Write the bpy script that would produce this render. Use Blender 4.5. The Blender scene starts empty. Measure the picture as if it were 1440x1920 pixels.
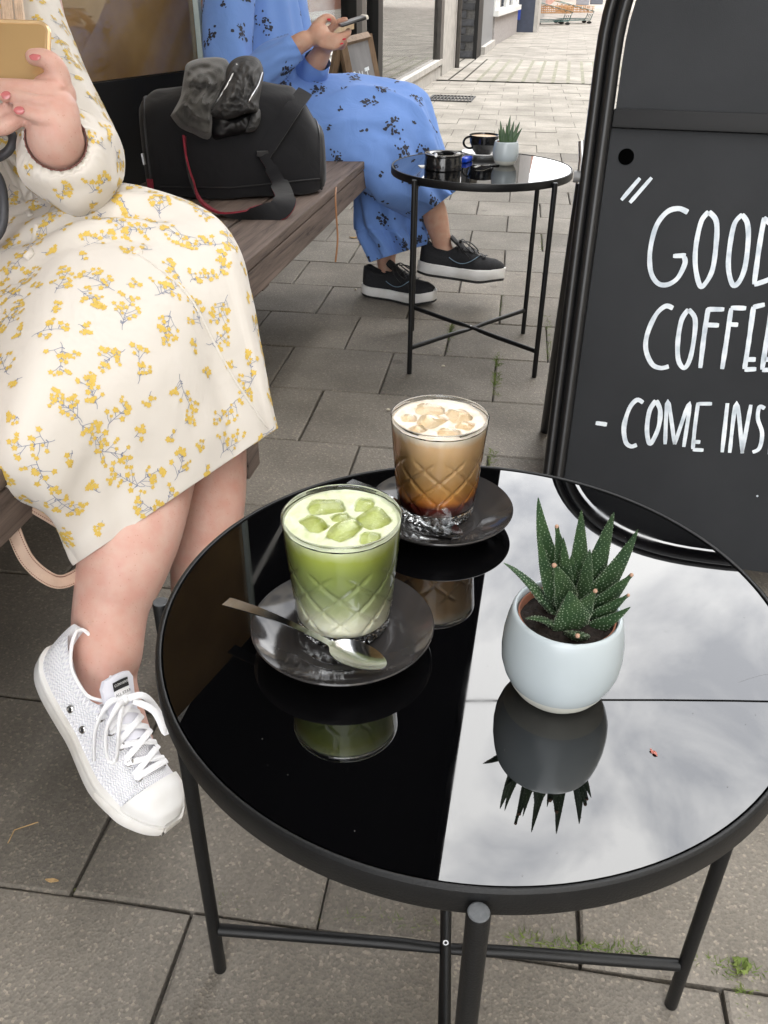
import bpy, bmesh, math, random
from mathutils import Vector, Matrix, noise
from mathutils.bvhtree import BVHTree
rnd = random.Random(7)
PI = math.pi
scene = bpy.context.scene
COL = scene.collection
V = Vector

# ------------------------------------------------------------------ camera, sky, sun, exposure
CAM_Z = 0.87723
F_PX, PITCH, YAW, ROLL = 1597.98, 0.55708, 0.18161, 0.01116
FWD = V((-math.sin(YAW)*math.cos(PITCH), math.cos(YAW)*math.cos(PITCH), -math.sin(PITCH)))
_r = V((math.cos(YAW), math.sin(YAW), 0)); _u = _r.cross(FWD)
RGT = _r*math.cos(ROLL) + _u*math.sin(ROLL)
UPV = -_r*math.sin(ROLL) + _u*math.cos(ROLL)
EYE = V((0, 0, CAM_Z))
cam_d = bpy.data.cameras.new('camera'); cam = bpy.data.objects.new('camera', cam_d); COL.objects.link(cam)
cam_d.sensor_fit = 'VERTICAL'; cam_d.sensor_height = 36; cam_d.lens = F_PX*36/1920
cam_d.clip_start = 0.02; cam_d.clip_end = 800
cam.matrix_world = Matrix((( RGT.x, UPV.x, -FWD.x, 0), (RGT.y, UPV.y, -FWD.y, 0), (RGT.z, UPV.z, -FWD.z, CAM_Z), (0, 0, 0, 1)))
scene.camera = cam
def ray(u, v): return RGT*((u-720)/F_PX) - UPV*((v-960)/F_PX) + FWD
def P(u, v, t): return EYE + ray(u, v)*t                      # a point of the photograph at distance t
def PA(u, v, a, val):
    d = ray(u, v); return EYE + d*((val-EYE[a])/d[a])
def G(u, v, z=0.0): return PA(u, v, 2, z)

SUN_EL, SUN_AZ = math.radians(66), math.radians(64)
world = bpy.data.worlds.new('World'); scene.world = world; world.use_nodes = True
nt = world.node_tree; nt.nodes.clear()
def wn(t): return nt.nodes.new(t)
w_out = wn('ShaderNodeOutputWorld'); w_bg = wn('ShaderNodeBackground'); w_sky = wn('ShaderNodeTexSky')
w_sky.sky_type = 'NISHITA'; w_sky.sun_disc = False; w_sky.sun_elevation = SUN_EL; w_sky.sun_rotation = SUN_AZ
w_sky.air_density = 1.0; w_sky.dust_density = 2.0
w_scale = wn('ShaderNodeVectorMath'); w_scale.operation = 'SCALE'; w_scale.inputs['Scale'].default_value = 0.15
nt.links.new(w_sky.outputs[0], w_scale.inputs[0])
w_tc = wn('ShaderNodeTexCoord')
w_n1 = wn('ShaderNodeTexNoise'); w_n1.inputs['Scale'].default_value = 6.5; w_n1.inputs['Detail'].default_value = 7; w_n1.inputs['Roughness'].default_value = .55; w_n1.inputs['Distortion'].default_value = .35
w_n2 = wn('ShaderNodeTexNoise'); w_n2.inputs['Scale'].default_value = 3.1; w_n2.inputs['Detail'].default_value = 6
nt.links.new(w_tc.outputs['Generated'], w_n1.inputs['Vector']); nt.links.new(w_tc.outputs['Generated'], w_n2.inputs['Vector'])
w_r1 = wn('ShaderNodeValToRGB'); w_r1.color_ramp.elements[0].position = .37; w_r1.color_ramp.elements[0].color = (1.58, 1.62, 1.72, 1)
w_r1.color_ramp.elements[1].position = .60; w_r1.color_ramp.elements[1].color = (2.85, 2.84, 2.82, 1)
nt.links.new(w_n1.outputs[0], w_r1.inputs[0])
w_r2 = wn('ShaderNodeValToRGB'); w_r2.color_ramp.elements[0].position = .30; w_r2.color_ramp.elements[0].color = (.55,)*3+(1,)
w_r2.color_ramp.elements[1].position = .42; w_r2.color_ramp.elements[1].color = (1,)*3+(1,)
nt.links.new(w_n2.outputs[0], w_r2.inputs[0])
w_mix = wn('ShaderNodeMix'); w_mix.data_type = 'RGBA'
nt.links.new(w_r2.outputs[0], w_mix.inputs['Factor']); nt.links.new(w_scale.outputs[0], w_mix.inputs[6]); nt.links.new(w_r1.outputs[0], w_mix.inputs[7])
nt.links.new(w_mix.outputs[2], w_bg.inputs[0]); w_bg.inputs[1].default_value = 1.0
nt.links.new(w_bg.outputs[0], w_out.inputs[0])

sun_d = bpy.data.lights.new('sun', 'SUN'); sun = bpy.data.objects.new('sun', sun_d); COL.objects.link(sun)
sun_d.energy = 0.55; sun_d.angle = math.radians(18); sun_d.color = (1, .96, .9)
_sd = V((math.sin(SUN_AZ)*math.cos(SUN_EL), math.cos(SUN_AZ)*math.cos(SUN_EL), math.sin(SUN_EL)))
sun.rotation_euler = (-_sd).to_track_quat('-Z', 'Y').to_euler()
vs = scene.view_settings
vs.view_transform = 'Standard'; vs.look = 'None'; vs.gamma = 1; vs.use_curve_mapping = False
vs.exposure = 1.33
cy = scene.cycles
cy.use_denoising = True; cy.max_bounces = 10; cy.transparent_max_bounces = 24; cy.transmission_bounces = 8; cy.glossy_bounces = 5
cy.sample_clamp_indirect = 8; cy.blur_glossy = .3

# ------------------------------------------------------------------ materials
def mat(name, base, rough=.6, var=.0, vscale=20, bump=0, bscale=80, metal=0, spec=.5, base2=None, detail=5, objvar=0, sss=0, coat=0, ior=None, sheen=0):
    m = bpy.data.materials.new(name); m.use_nodes = True
    n = m.node_tree; b = n.nodes['Principled BSDF']
    b.inputs['Roughness'].default_value = rough; b.inputs['Metallic'].default_value = metal
    b.inputs['Specular IOR Level'].default_value = spec
    if ior: b.inputs['IOR'].default_value = ior
    if coat: b.inputs['Coat Weight'].default_value = coat; b.inputs['Coat Roughness'].default_value = .08
    if sheen: b.inputs['Sheen Weight'].default_value = sheen
    if sss:
        b.inputs['Subsurface Weight'].default_value = sss; b.inputs['Subsurface Radius'].default_value = (.012, .005, .003); b.inputs['Subsurface Scale'].default_value = 1.0
    base = tuple(base)+(1,) if len(base) == 3 else base
    b.inputs['Base Color'].default_value = base
    tc = n.nodes.new('ShaderNodeTexCoord')
    src = None
    if var or base2:
        nz = n.nodes.new('ShaderNodeTexNoise'); nz.inputs['Scale'].default_value = vscale; nz.inputs['Detail'].default_value = detail
        n.links.new(tc.outputs['Object'], nz.inputs['Vector'])
        rp = n.nodes.new('ShaderNodeValToRGB'); rp.color_ramp.elements[0].position = .3; rp.color_ramp.elements[1].position = .7
        b2 = tuple(base2)+(1,) if base2 else tuple(min(1, c*(1+var)) for c in base[:3])+(1,)
        b1 = base if base2 else tuple(c*(1-var) for c in base[:3])+(1,)
        rp.color_ramp.elements[0].color = b1; rp.color_ramp.elements[1].color = b2
        n.links.new(nz.outputs[0], rp.inputs[0]); src = rp.outputs[0]
    if objvar:
        oi = n.nodes.new('ShaderNodeObjectInfo'); mr = n.nodes.new('ShaderNodeMapRange')
        mr.inputs[3].default_value = 1-objvar; mr.inputs[4].default_value = 1+objvar
        n.links.new(oi.outputs['Random'], mr.inputs[0])
        mx = n.nodes.new('ShaderNodeVectorMath'); mx.operation = 'SCALE'
        if src: n.links.new(src, mx.inputs[0])
        else: mx.inputs[0].default_value = base[:3]
        n.links.new(mr.outputs[0], mx.inputs['Scale']); src = mx.outputs[0]
    if src: n.links.new(src, b.inputs['Base Color'])
    if bump:
        nb = n.nodes.new('ShaderNodeTexNoise'); nb.inputs['Scale'].default_value = bscale; nb.inputs['Detail'].default_value = 6
        n.links.new(tc.outputs['Object'], nb.inputs['Vector'])
        bp = n.nodes.new('ShaderNodeBump'); bp.inputs['Strength'].default_value = bump; bp.inputs['Distance'].default_value = .002
        n.links.new(nb.outputs[0], bp.inputs['Height']); n.links.new(bp.outputs[0], b.inputs['Normal'])
    m['bsdf'] = 1
    return m
def bs(m): return m.node_tree.nodes['Principled BSDF']
def glass_thin(name, tint=(1, 1, 1), rough=.02, refl=.04, cap=.9):
    """clear wall: see-through with a mirror reflection that grows at grazing angles"""
    m = bpy.data.materials.new(name); m.use_nodes = True; n = m.node_tree; n.nodes.clear()
    o = n.nodes.new('ShaderNodeOutputMaterial'); mx = n.nodes.new('ShaderNodeMixShader')
    tr = n.nodes.new('ShaderNodeBsdfTransparent'); gl = n.nodes.new('ShaderNodeBsdfGlossy')
    tr.inputs[0].default_value = tuple(tint)+(1,); gl.inputs['Roughness'].default_value = rough
    fr = n.nodes.new('ShaderNodeFresnel'); fr.inputs[0].default_value = 1.5
    mr = n.nodes.new('ShaderNodeMapRange'); mr.inputs[1].default_value = .04; mr.inputs[3].default_value = refl; mr.inputs[4].default_value = cap
    n.links.new(fr.outputs[0], mr.inputs[0]); n.links.new(mr.outputs[0], mx.inputs[0])
    n.links.new(tr.outputs[0], mx.inputs[1]); n.links.new(gl.outputs[0], mx.inputs[2]); n.links.new(mx.outputs[0], o.inputs[0])
    return m
def glass_solid(name, tint=(1, 1, 1), rough=0, ior=1.45):
    m = mat(name, tint, rough); bs(m).inputs['Transmission Weight'].default_value = 1; bs(m).inputs['IOR'].default_value = ior
    return m
def zramp(m, stops, z0, z1, nscale=30, namp=.06):
    """layered colours of one thing, bottom to top in its own object coordinates"""
    n = m.node_tree; tc = n.nodes.new('ShaderNodeTexCoord'); sp = n.nodes.new('ShaderNodeSeparateXYZ'); n.links.new(tc.outputs['Object'], sp.inputs[0])
    mr = n.nodes.new('ShaderNodeMapRange'); mr.inputs[1].default_value = z0; mr.inputs[2].default_value = z1; n.links.new(sp.outputs[2], mr.inputs[0])
    nz = n.nodes.new('ShaderNodeTexNoise'); nz.inputs['Scale'].default_value = nscale; nz.inputs['Detail'].default_value = 4; nz.inputs['Distortion'].default_value = .6
    n.links.new(tc.outputs['Object'], nz.inputs['Vector'])
    ma = n.nodes.new('ShaderNodeMath'); ma.operation = 'MULTIPLY_ADD'; ma.inputs[1].default_value = namp*2; n.links.new(nz.outputs[0], ma.inputs[0])
    ad = n.nodes.new('ShaderNodeMath'); ad.operation = 'SUBTRACT'; ad.inputs[1].default_value = namp; n.links.new(mr.outputs[0], ma.inputs[2]); n.links.new(ma.outputs[0], ad.inputs[0])
    rp = n.nodes.new('ShaderNodeValToRGB'); el = rp.color_ramp.elements
    while len(el) < len(stops): el.new(.5)
    for e, (p, c) in zip(el, stops): e.position = p; e.color = tuple(c)+(1,)
    n.links.new(ad.outputs[0], rp.inputs[0]); n.links.new(rp.outputs[0], bs(m).inputs['Base Color'])
    return m

# ------------------------------------------------------------------ mesh building
class MB:
    def __init__(s): s.v = []; s.f = []; s.mi = []; s.m = 0
    def add(s, vs_, fs):
        o = len(s.v); s.v += [V(x) for x in vs_]; s.f += [tuple(i+o for i in f) for f in fs]; s.mi += [s.m]*len(fs); return s
    def box(s, c, d, bev=0, rz=0, M=None):
        hx, hy, hz = d[0]/2, d[1]/2, d[2]/2
        M = M or Matrix.Rotation(rz, 3, 'Z')
        if not bev:
            vs_ = [V((x*hx, y*hy, z*hz)) for x in (-1, 1) for y in (-1, 1) for z in (-1, 1)]
            fs = [(0, 1, 3, 2), (4, 6, 7, 5), (0, 4, 5, 1), (2, 3, 7, 6), (0, 2, 6, 4), (1, 5, 7, 3)]
            return s.add([M @ x + V(c) for x in vs_], fs)
        bm = bmesh.new(); bmesh.ops.create_cube(bm, size=1)
        for v in bm.verts: v.co = V((v.co.x*d[0], v.co.y*d[1], v.co.z*d[2]))
        bmesh.ops.bevel(bm, geom=bm.edges[:], offset=bev, segments=2, affect='EDGES', profile=.6)
        s.frombm(bm, M, c); return s
    def frombm(s, bm, M=None, c=(0, 0, 0)):
        bm.verts.index_update()
        vs_ = [(M @ v.co if M else v.co.copy())+V(c) for v in bm.verts]; fs = [[v.index for v in f.verts] for f in bm.faces]; bm.free()
        return s.add(vs_, fs)
    def rings(s, rings, closed=True, caps=(True, True)):
        n = len(rings[0]); vs_ = [p for r in rings for p in r]; fs = []
        for i in range(len(rings)-1):
            for j in range(n if closed else n-1):
                k = (j+1) % n; fs.append((i*n+j, i*n+k, (i+1)*n+k, (i+1)*n+j))
        if closed and caps[0]: fs.append(tuple(range(n-1, -1, -1)))
        if closed and caps[1]: fs.append(tuple((len(rings)-1)*n+j for j in range(n)))
        return s.add(vs_, fs)
    def lathe(s, prof, c=(0, 0, 0), seg=48, caps=(True, True), fn=None):
        rs = []
        for (r, z) in prof:
            rs.append([V((c[0]+(r+(fn(2*PI*j/seg, z) if fn else 0))*math.cos(2*PI*j/seg), c[1]+(r+(fn(2*PI*j/seg, z) if fn else 0))*math.sin(2*PI*j/seg), c[2]+z)) for j in range(seg)])
        return s.rings(rs, True, caps)
    def tube(s, pts, r, seg=12, caps=True, flat=1.0, up=None, fn=None):
        pts = [V(p) for p in pts]; n = len(pts)
        rr = [r]*n if not hasattr(r, '__len__') else r
        ts = []
        for i in range(n):
            t = (pts[min(i+1, n-1)]-pts[max(i-1, 0)]); ts.append(t.normalized())
        ref = V(up) if up is not None else (V((0, 0, 1)) if abs(ts[0].z) < .9 else V((1, 0, 0)))
        a = (ref - ts[0]*ref.dot(ts[0])).normalized(); rs = []
        for i in range(n):
            if up is not None: a = V(up)
            a = (a - ts[i]*a.dot(ts[i])).normalized(); b = ts[i].cross(a)
            ring = []
            for j in range(seg):
                th = 2*PI*j/seg; k = fn(i/(n-1), th) if fn else 1
                ring.append(pts[i]+(a*math.cos(th)*flat+b*math.sin(th))*rr[i]*k)
            rs.append(ring)
        return s.rings(rs, True, (caps, caps))
    def ribbon(s, pts, w, nrm):
        """flat strip along pts; nrm is a vector or list of vectors"""
        pts = [V(p) for p in pts]; n = len(pts); L = []
        for i in range(n):
            t = (pts[min(i+1, n-1)]-pts[max(i-1, 0)]).normalized(); nn = V(nrm[i] if isinstance(nrm, list) else nrm)
            b = nn.cross(t).normalized(); ww = w[i] if hasattr(w, '__len__') else w
            L.append([pts[i]-b*ww/2, pts[i]+b*ww/2])
        return s.rings(L, False)
    def disc(s, c, r, nrm, seg=10, lobes=0, amp=0, ph=0):
        nrm = V(nrm).normalized(); a = nrm.orthogonal().normalized(); b = nrm.cross(a)
        vs_ = [V(c)]
        for j in range(seg):
            th = 2*PI*j/seg+ph; k = 1+amp*math.cos(lobes*(th-ph)) if lobes else 1
            vs_.append(V(c)+(a*math.cos(th)+b*math.sin(th))*r*k)
        return s.add(vs_, [(0, j+1, (j+1) % seg+1) for j in range(seg)])
    def sphere(s, c, r, seg=16, ring=10, sc=(1, 1, 1), M=None):
        bm = bmesh.new(); bmesh.ops.create_uvsphere(bm, u_segments=seg, v_segments=ring, radius=1)
        for v in bm.verts: v.co = V((v.co.x*r*sc[0], v.co.y*r*sc[1], v.co.z*r*sc[2]))
        return s.frombm(bm, M, c)
    def mesh(s, name, mats, off=(0, 0, 0), smooth=False, angle=None):
        me = bpy.data.meshes.new(name); o = V(off)
        me.from_pydata([v-o for v in s.v], [], s.f)
        for m in (mats if isinstance(mats, (list, tuple)) else [mats]): me.materials.append(m)
        if any(s.mi): me.polygons.foreach_set('material_index', s.mi)
        me.validate(); bm = bmesh.new(); bm.from_mesh(me)
        bmesh.ops.recalc_face_normals(bm, faces=bm.faces[:]); bm.to_mesh(me); bm.free()
        if smooth:
            me.polygons.foreach_set('use_smooth', [True]*len(me.polygons))
            if angle: me.set_sharp_from_angle(angle=math.radians(angle))
        return me
    def build(s, name, mats, parent=None, smooth=False, angle=40, off=None, keep=False):
        """one mesh object; vertices are given in world space unless keep (then in the parent's own space)"""
        if parent is None:
            off = V(off) if off is not None else V((0, 0, 0)); me = s.mesh(name, mats, off, smooth, angle)
            o = bpy.data.objects.new(name, me); COL.objects.link(o); o.location = off
        else:
            off = V((0, 0, 0)) if keep else wloc(parent); me = s.mesh(name, mats, off, smooth, angle)
            o = bpy.data.objects.new(name, me); COL.objects.link(o); o.parent = parent
        return o
def wloc(o):
    l = V(o.location)
    while o.parent: o = o.parent; l += V(o.location)
    return l
def tag(o, label=None, cat=None, group=None, kind=None):
    if label: o['label'] = label
    if cat: o['category'] = cat
    if group: o['group'] = group
    if kind: o['kind'] = kind
    return o
def thing(name, loc, label, cat, group=None, rz=0):
    o = bpy.data.objects.new(name, None); COL.objects.link(o); o.location = loc; o.rotation_euler = (0, 0, rz); o.empty_display_size = .05
    return tag(o, label, cat, group)
def copy_tree(o, parent=None):
    c = o.copy(); COL.objects.link(c); c.parent = parent
    for ch in list(o.children): copy_tree(ch, c)
    return c
def spline(pts, n=8, closed=False):
    pts = [V(p) for p in pts]; out = []; m = len(pts)
    if m == 2: return [pts[0].lerp(pts[1], i/n) for i in range(n+1)]
    for i in range(m-1):
        p0 = pts[max(i-1, 0)]; p1 = pts[i]; p2 = pts[i+1]; p3 = pts[min(i+2, m-1)]
        for k in range(n):
            t = k/n; out.append(.5*((2*p1)+(p2-p0)*t+(2*p0-5*p1+4*p2-p3)*t*t+(3*p1-p0-3*p2+p3)*t**3))
    out.append(pts[-1]); return out
def lerps(vals, n=8):
    """the same Catmull-Rom for scalars or tuples"""
    if not hasattr(vals[0], '__len__'): return [max(x.x, 0) for x in spline([(v, 0, 0) for v in vals], n)]
    return [tuple(x) for x in spline([tuple(v)+(0,)*(3-len(v)) for v in vals], n)]
def evalmesh(o):
    dg = bpy.context.evaluated_depsgraph_get(); dg.update()
    me = bpy.data.meshes.new_from_object(o.evaluated_get(dg)); return me
def remesh(o, vox, smooth=3, fac=.5):
    """fuse overlapping shapes of one mesh into a single continuous skin"""
    m = o.modifiers.new('r', 'REMESH'); m.mode = 'VOXEL'; m.voxel_size = vox; m.use_smooth_shade = True
    if smooth:
        k = o.modifiers.new('s', 'SMOOTH'); k.iterations = smooth; k.factor = fac
    me = evalmesh(o); mats = [x for x in o.data.materials]
    o.modifiers.clear(); o.data = me; me.materials.clear()
    for x in mats: me.materials.append(x)
    me.polygons.foreach_set('use_smooth', [True]*len(me.polygons)); return o
def ss(a, b, x):
    t = min(1, max(0, (x-a)/(b-a))); return t*t*(3-2*t)
# ------------------------------------------------------------------ pavement
def stone_mat(name, dark, light, speck=.38):
    m = mat(name, dark, .85, base2=light, vscale=5, objvar=.15, detail=6)
    n = m.node_tree; tc = n.nodes.new('ShaderNodeTexCoord'); b = bs(m)
    geo = n.nodes.new('ShaderNodeNewGeometry')
    old = b.inputs['Base Color'].links[0].from_socket
    # worn patches that run across the joints
    st = n.nodes.new('ShaderNodeTexNoise'); st.inputs['Scale'].default_value = 2.3; st.inputs['Detail'].default_value = 5; n.links.new(geo.outputs['Position'], st.inputs['Vector'])
    sr = n.nodes.new('ShaderNodeValToRGB'); sr.color_ramp.elements[0].position = .32; sr.color_ramp.elements[0].color = (.72, .71, .68, 1); sr.color_ramp.elements[1].position = .62; sr.color_ramp.elements[1].color = (1.06, 1.05, 1.03, 1)
    n.links.new(st.outputs[0], sr.inputs[0])
    mu = n.nodes.new('ShaderNodeMix'); mu.data_type = 'RGBA'; mu.blend_type = 'MULTIPLY'; mu.inputs['Factor'].default_value = 1
    n.links.new(old, mu.inputs[6]); n.links.new(sr.outputs[0], mu.inputs[7])
    # dark round gum spots and tea-coloured stains
    gv = n.nodes.new('ShaderNodeTexVoronoi'); gv.inputs['Scale'].default_value = 4.3; gv.inputs['Randomness'].default_value = 1; n.links.new(geo.outputs['Position'], gv.inputs['Vector'])
    gp = n.nodes.new('ShaderNodeValToRGB'); gp.color_ramp.elements[0].position = .055; gp.color_ramp.elements[0].color = (.66, .65, .63, 1); gp.color_ramp.elements[1].position = .085; gp.color_ramp.elements[1].color = (1, 1, 1, 1); n.links.new(gv.outputs['Distance'], gp.inputs[0])
    m2 = n.nodes.new('ShaderNodeMix'); m2.data_type = 'RGBA'; m2.blend_type = 'MULTIPLY'; m2.inputs['Factor'].default_value = .8; n.links.new(mu.outputs[2], m2.inputs[6]); n.links.new(gp.outputs[0], m2.inputs[7]); mu = m2
    # aggregate grain
    vz = n.nodes.new('ShaderNodeTexVoronoi'); vz.inputs['Scale'].default_value = 330; n.links.new(geo.outputs['Position'], vz.inputs['Vector'])
    gr = n.nodes.new('ShaderNodeSeparateColor'); n.links.new(vz.outputs['Color'], gr.inputs[0])
    rp = n.nodes.new('ShaderNodeValToRGB'); e = rp.color_ramp.elements; e[0].position = .0; e[0].color = (.5, .5, .5, 1); e[1].position = .9; e[1].color = (1.25, 1.24, 1.2, 1)
    k = e.new(.97); k.color = (2.3, 2.2, 2.05, 1); n.links.new(gr.outputs[0], rp.inputs[0])
    mv = n.nodes.new('ShaderNodeMix'); mv.data_type = 'RGBA'; mv.blend_type = 'MULTIPLY'; mv.inputs['Factor'].default_value = speck
    n.links.new(mu.outputs[2], mv.inputs[6]); n.links.new(rp.outputs[0], mv.inputs[7]); n.links.new(mv.outputs[2], b.inputs['Base Color'])
    bp = n.nodes.new('ShaderNodeBump'); bp.inputs['Strength'].default_value = .55; bp.inputs['Distance'].default_value = .0012
    n2 = n.nodes.new('ShaderNodeTexNoise'); n2.inputs['Scale'].default_value = 260; n2.inputs['Detail'].default_value = 3; n.links.new(geo.outputs['Position'], n2.inputs['Vector'])
    ad = n.nodes.new('ShaderNodeMath'); ad.operation = 'ADD'; n.links.new(n2.outputs[0], ad.inputs[0]); n.links.new(vz.outputs['Distance'], ad.inputs[1])
    n.links.new(ad.outputs[0], bp.inputs['Height']); n.links.new(bp.outputs[0], b.inputs['Normal'])
    return m
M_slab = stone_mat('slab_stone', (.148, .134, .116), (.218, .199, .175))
M_joint = mat('joint_sand', (.060, .052, .042), .95, var=.45, vscale=60, bump=.6, bscale=300)
M_black = mat('black_powder_coat', (.012, .012, .013), .38, bump=.12, bscale=900)
M_wood = None
pave = MB(); pave.add([(-6, -6, -.014), (9, -6, -.014), (9, 90, -.014), (-6, 90, -.014)], [(0, 1, 2, 3)])
pavement = pave.build('pavement', M_joint); tag(pavement, kind='structure')
RA = math.radians(2.6); CA, SA = math.cos(RA), math.sin(RA)
def UVg(u, v): return (u*CA - v*SA, u*SA + v*CA)              # paving grid to world
S = .2835
def slab_mesh(w, d, seed):
    r = random.Random(seed); g = .0020; b = .0030; mb = MB()
    def j(): return r.uniform(-.0013, .0013)
    outer = [(-w/2+g+j(), -d/2+g+j()), (w/2-g+j(), -d/2+g+j()), (w/2-g+j(), d/2-g+j()), (-w/2+g+j(), d/2-g+j())]
    # each side gets two extra points so the edges wander
    loop = []
    for i in range(4):
        a = outer[i]; c = outer[(i+1) % 4]; loop.append(a)
        for t in (.33, .67):
            loop.append((a[0]+(c[0]-a[0])*t+j(), a[1]+(c[1]-a[1])*t+j()))
    n = len(loop)
    ring0 = [V((x, y, -.03)) for x, y in loop]; ring1 = [V((x, y, -b*r.uniform(.5, 1.3))) for x, y in loop]
    ring2 = [V((x*(1-2*b/w*r.uniform(.7, 1.4)), y*(1-2*b/d*r.uniform(.7, 1.4)), 0)) for x, y in loop]
    mb.rings([ring0, ring1, ring2], True, (False, True)); return mb.mesh('paving_slab', M_slab, smooth=False)
M_slabmid = stone_mat('slab_stone_lit_mid', (.165, .153, .137), (.235, .219, .198)); M_slabfar = stone_mat('slab_stone_lit_far', (.225, .209, .186), (.298, .279, .250))  # paler away from the awning: open-street brightness put into the stone colour
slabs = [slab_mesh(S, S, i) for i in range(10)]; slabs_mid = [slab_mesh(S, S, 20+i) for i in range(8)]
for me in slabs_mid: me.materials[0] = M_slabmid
n_slab = 0; far = MB(); margin = MB()
for k in range(-8, 70):
    v = .39 + S*k
    off = 0 if k % 2 == 0 else S/2
    for i in range(-13, 14):
        u = off + S*i + S/2 + .0
        x, y = UVg(u, v)
        if y < -1.6 or x < -1.62 or x > 2.62: continue
        # slabs the frame shows are objects, those around it one mesh
        uu = (V((x, y, 0))-EYE); dz = uu.dot(FWD); seen = False
        if dz > .2:
            px = 720+F_PX*uu.dot(RGT)/dz; py = 960-F_PX*uu.dot(UPV)/dz; seen = -330 < px < 1760 and py < 2350
        if seen and y < 5.6 and n_slab < 296:
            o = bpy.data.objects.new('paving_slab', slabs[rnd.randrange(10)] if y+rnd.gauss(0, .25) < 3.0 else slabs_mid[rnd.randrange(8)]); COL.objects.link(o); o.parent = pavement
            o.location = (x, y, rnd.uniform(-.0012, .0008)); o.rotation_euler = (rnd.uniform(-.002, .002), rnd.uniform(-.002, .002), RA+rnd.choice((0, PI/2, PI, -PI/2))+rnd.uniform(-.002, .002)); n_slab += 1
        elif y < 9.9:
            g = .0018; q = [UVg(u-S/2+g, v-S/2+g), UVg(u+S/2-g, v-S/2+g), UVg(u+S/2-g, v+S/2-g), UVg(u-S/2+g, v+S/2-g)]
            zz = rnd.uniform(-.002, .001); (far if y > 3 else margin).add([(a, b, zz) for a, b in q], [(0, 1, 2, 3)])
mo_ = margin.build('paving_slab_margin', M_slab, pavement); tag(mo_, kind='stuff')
# the band of long setts across the street and the slabs beyond it
for i in range(-16, 26):
    x0 = -1.35+.155*i
    if x0 < -3: continue
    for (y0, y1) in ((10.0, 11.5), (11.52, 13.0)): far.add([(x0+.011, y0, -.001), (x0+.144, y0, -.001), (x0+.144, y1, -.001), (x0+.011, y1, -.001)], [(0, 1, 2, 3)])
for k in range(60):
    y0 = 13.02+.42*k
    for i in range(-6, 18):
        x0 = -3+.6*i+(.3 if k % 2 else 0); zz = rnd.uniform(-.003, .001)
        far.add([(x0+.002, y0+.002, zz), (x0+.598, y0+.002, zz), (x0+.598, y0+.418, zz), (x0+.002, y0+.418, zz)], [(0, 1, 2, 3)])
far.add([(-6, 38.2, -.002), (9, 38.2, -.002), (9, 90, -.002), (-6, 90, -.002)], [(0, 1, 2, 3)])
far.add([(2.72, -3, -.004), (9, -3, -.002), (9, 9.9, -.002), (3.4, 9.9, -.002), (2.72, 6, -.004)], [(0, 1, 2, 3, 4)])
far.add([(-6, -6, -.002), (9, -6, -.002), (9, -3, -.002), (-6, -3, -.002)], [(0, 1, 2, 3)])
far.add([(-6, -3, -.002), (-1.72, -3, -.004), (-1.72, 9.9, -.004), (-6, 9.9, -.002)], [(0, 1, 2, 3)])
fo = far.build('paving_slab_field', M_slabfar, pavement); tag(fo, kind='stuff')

# grass and moss in the joints
M_grass = mat('joint_grass', (.07, .115, .02), .8, base2=(.16, .2, .045), vscale=35)
M_moss = mat('joint_moss', (.05, .06, .018), .95, base2=(.12, .125, .04), vscale=90)
gm = MB()
def tufts(p, q, n, h=.010, spread=.004):
    p = V(p); q = V(q)
    for _ in range(n):
        c = p.lerp(q, rnd.random())+V((rnd.gauss(0, spread), rnd.gauss(0, spread), 0)); c.z = -.008
        if noise.noise(c*26) < -.12: continue
        a = rnd.uniform(0, 2*PI); hh = h*rnd.uniform(.5, 1.4)+.006; le = V((math.cos(a), math.sin(a), 0)); w = le.orthogonal().normalized()*rnd.uniform(.0005, .0011)
        gm.add([c-w, c+w, c+le*hh*.35+V((0, 0, hh*.6))+w*.7, c+le*hh*.35+V((0, 0, hh*.6))-w*.7, c+le*hh*.9+V((0, 0, hh*.8))], [(0, 1, 2, 3), (3, 2, 4)])
for (a, b, n, h) in [((880, 1757), (1215, 1792), 520, .008), ((1130, 1718), (1142, 1790), 260, .008), ((1300, 1808), (1440, 1826), 150, .007), ((1388, 1812), (1404, 1915), 130, .005), ((590, 1708), (690, 1722), 70, .005), ((400, 1688), (440, 1694), 50, .005), ((660, 1712), (880, 1752), 90, .006),
                     ((934, 664), (931, 742), 330, .009), ((848, 598), (840, 660), 280, .010), ((1027, 590), (1034, 690), 230, .009), ((1020, 440), (1012, 470), 60, .008), ((921, 845), (921, 885), 120, .008), ((944, 545), (936, 600), 80, .006), ((1010, 545), (1030, 555), 60, .006),
                     ((1060, 160), (1075, 200), 60, .012), ((960, 280), (955, 320), 80, .009)]:
    tufts(G(*a), G(*b), n, h)
c0 = G(1388, 1816)
for i in range(11):                                            # the small broad-leaved weed
    a = i*2.4; le = V((math.cos(a), math.sin(a), 0)); L = rnd.uniform(.007, .014); w = le.cross(V((0, 0, 1)))
    b0 = c0+le*.002+V((0, 0, .002)); m_ = c0+le*L*.6+V((0, 0, .008)); t_ = c0+le*L+V((0, 0, .006))
    gm.add([b0, m_-w*L*.3, t_, m_+w*L*.3], [(0, 1, 2, 3)])
grass = gm.build('joint_grass', M_grass); tag(grass, 'thin green grass growing in the pavement joints', 'grass', kind='stuff')
mo = MB()
def mossline(p, q, w, n):
    p = V(p); q = V(q); d = (q-p).normalized(); s_ = d.cross(V((0, 0, 1)))
    for i in range(n):
        c = p.lerp(q, (i+rnd.random())/n)+s_*rnd.gauss(0, w*.25); c.z = -.0075
        mo.sphere(c, w*rnd.uniform(.5, 1.2), 6, 4, (1, 1, .55))
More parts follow.
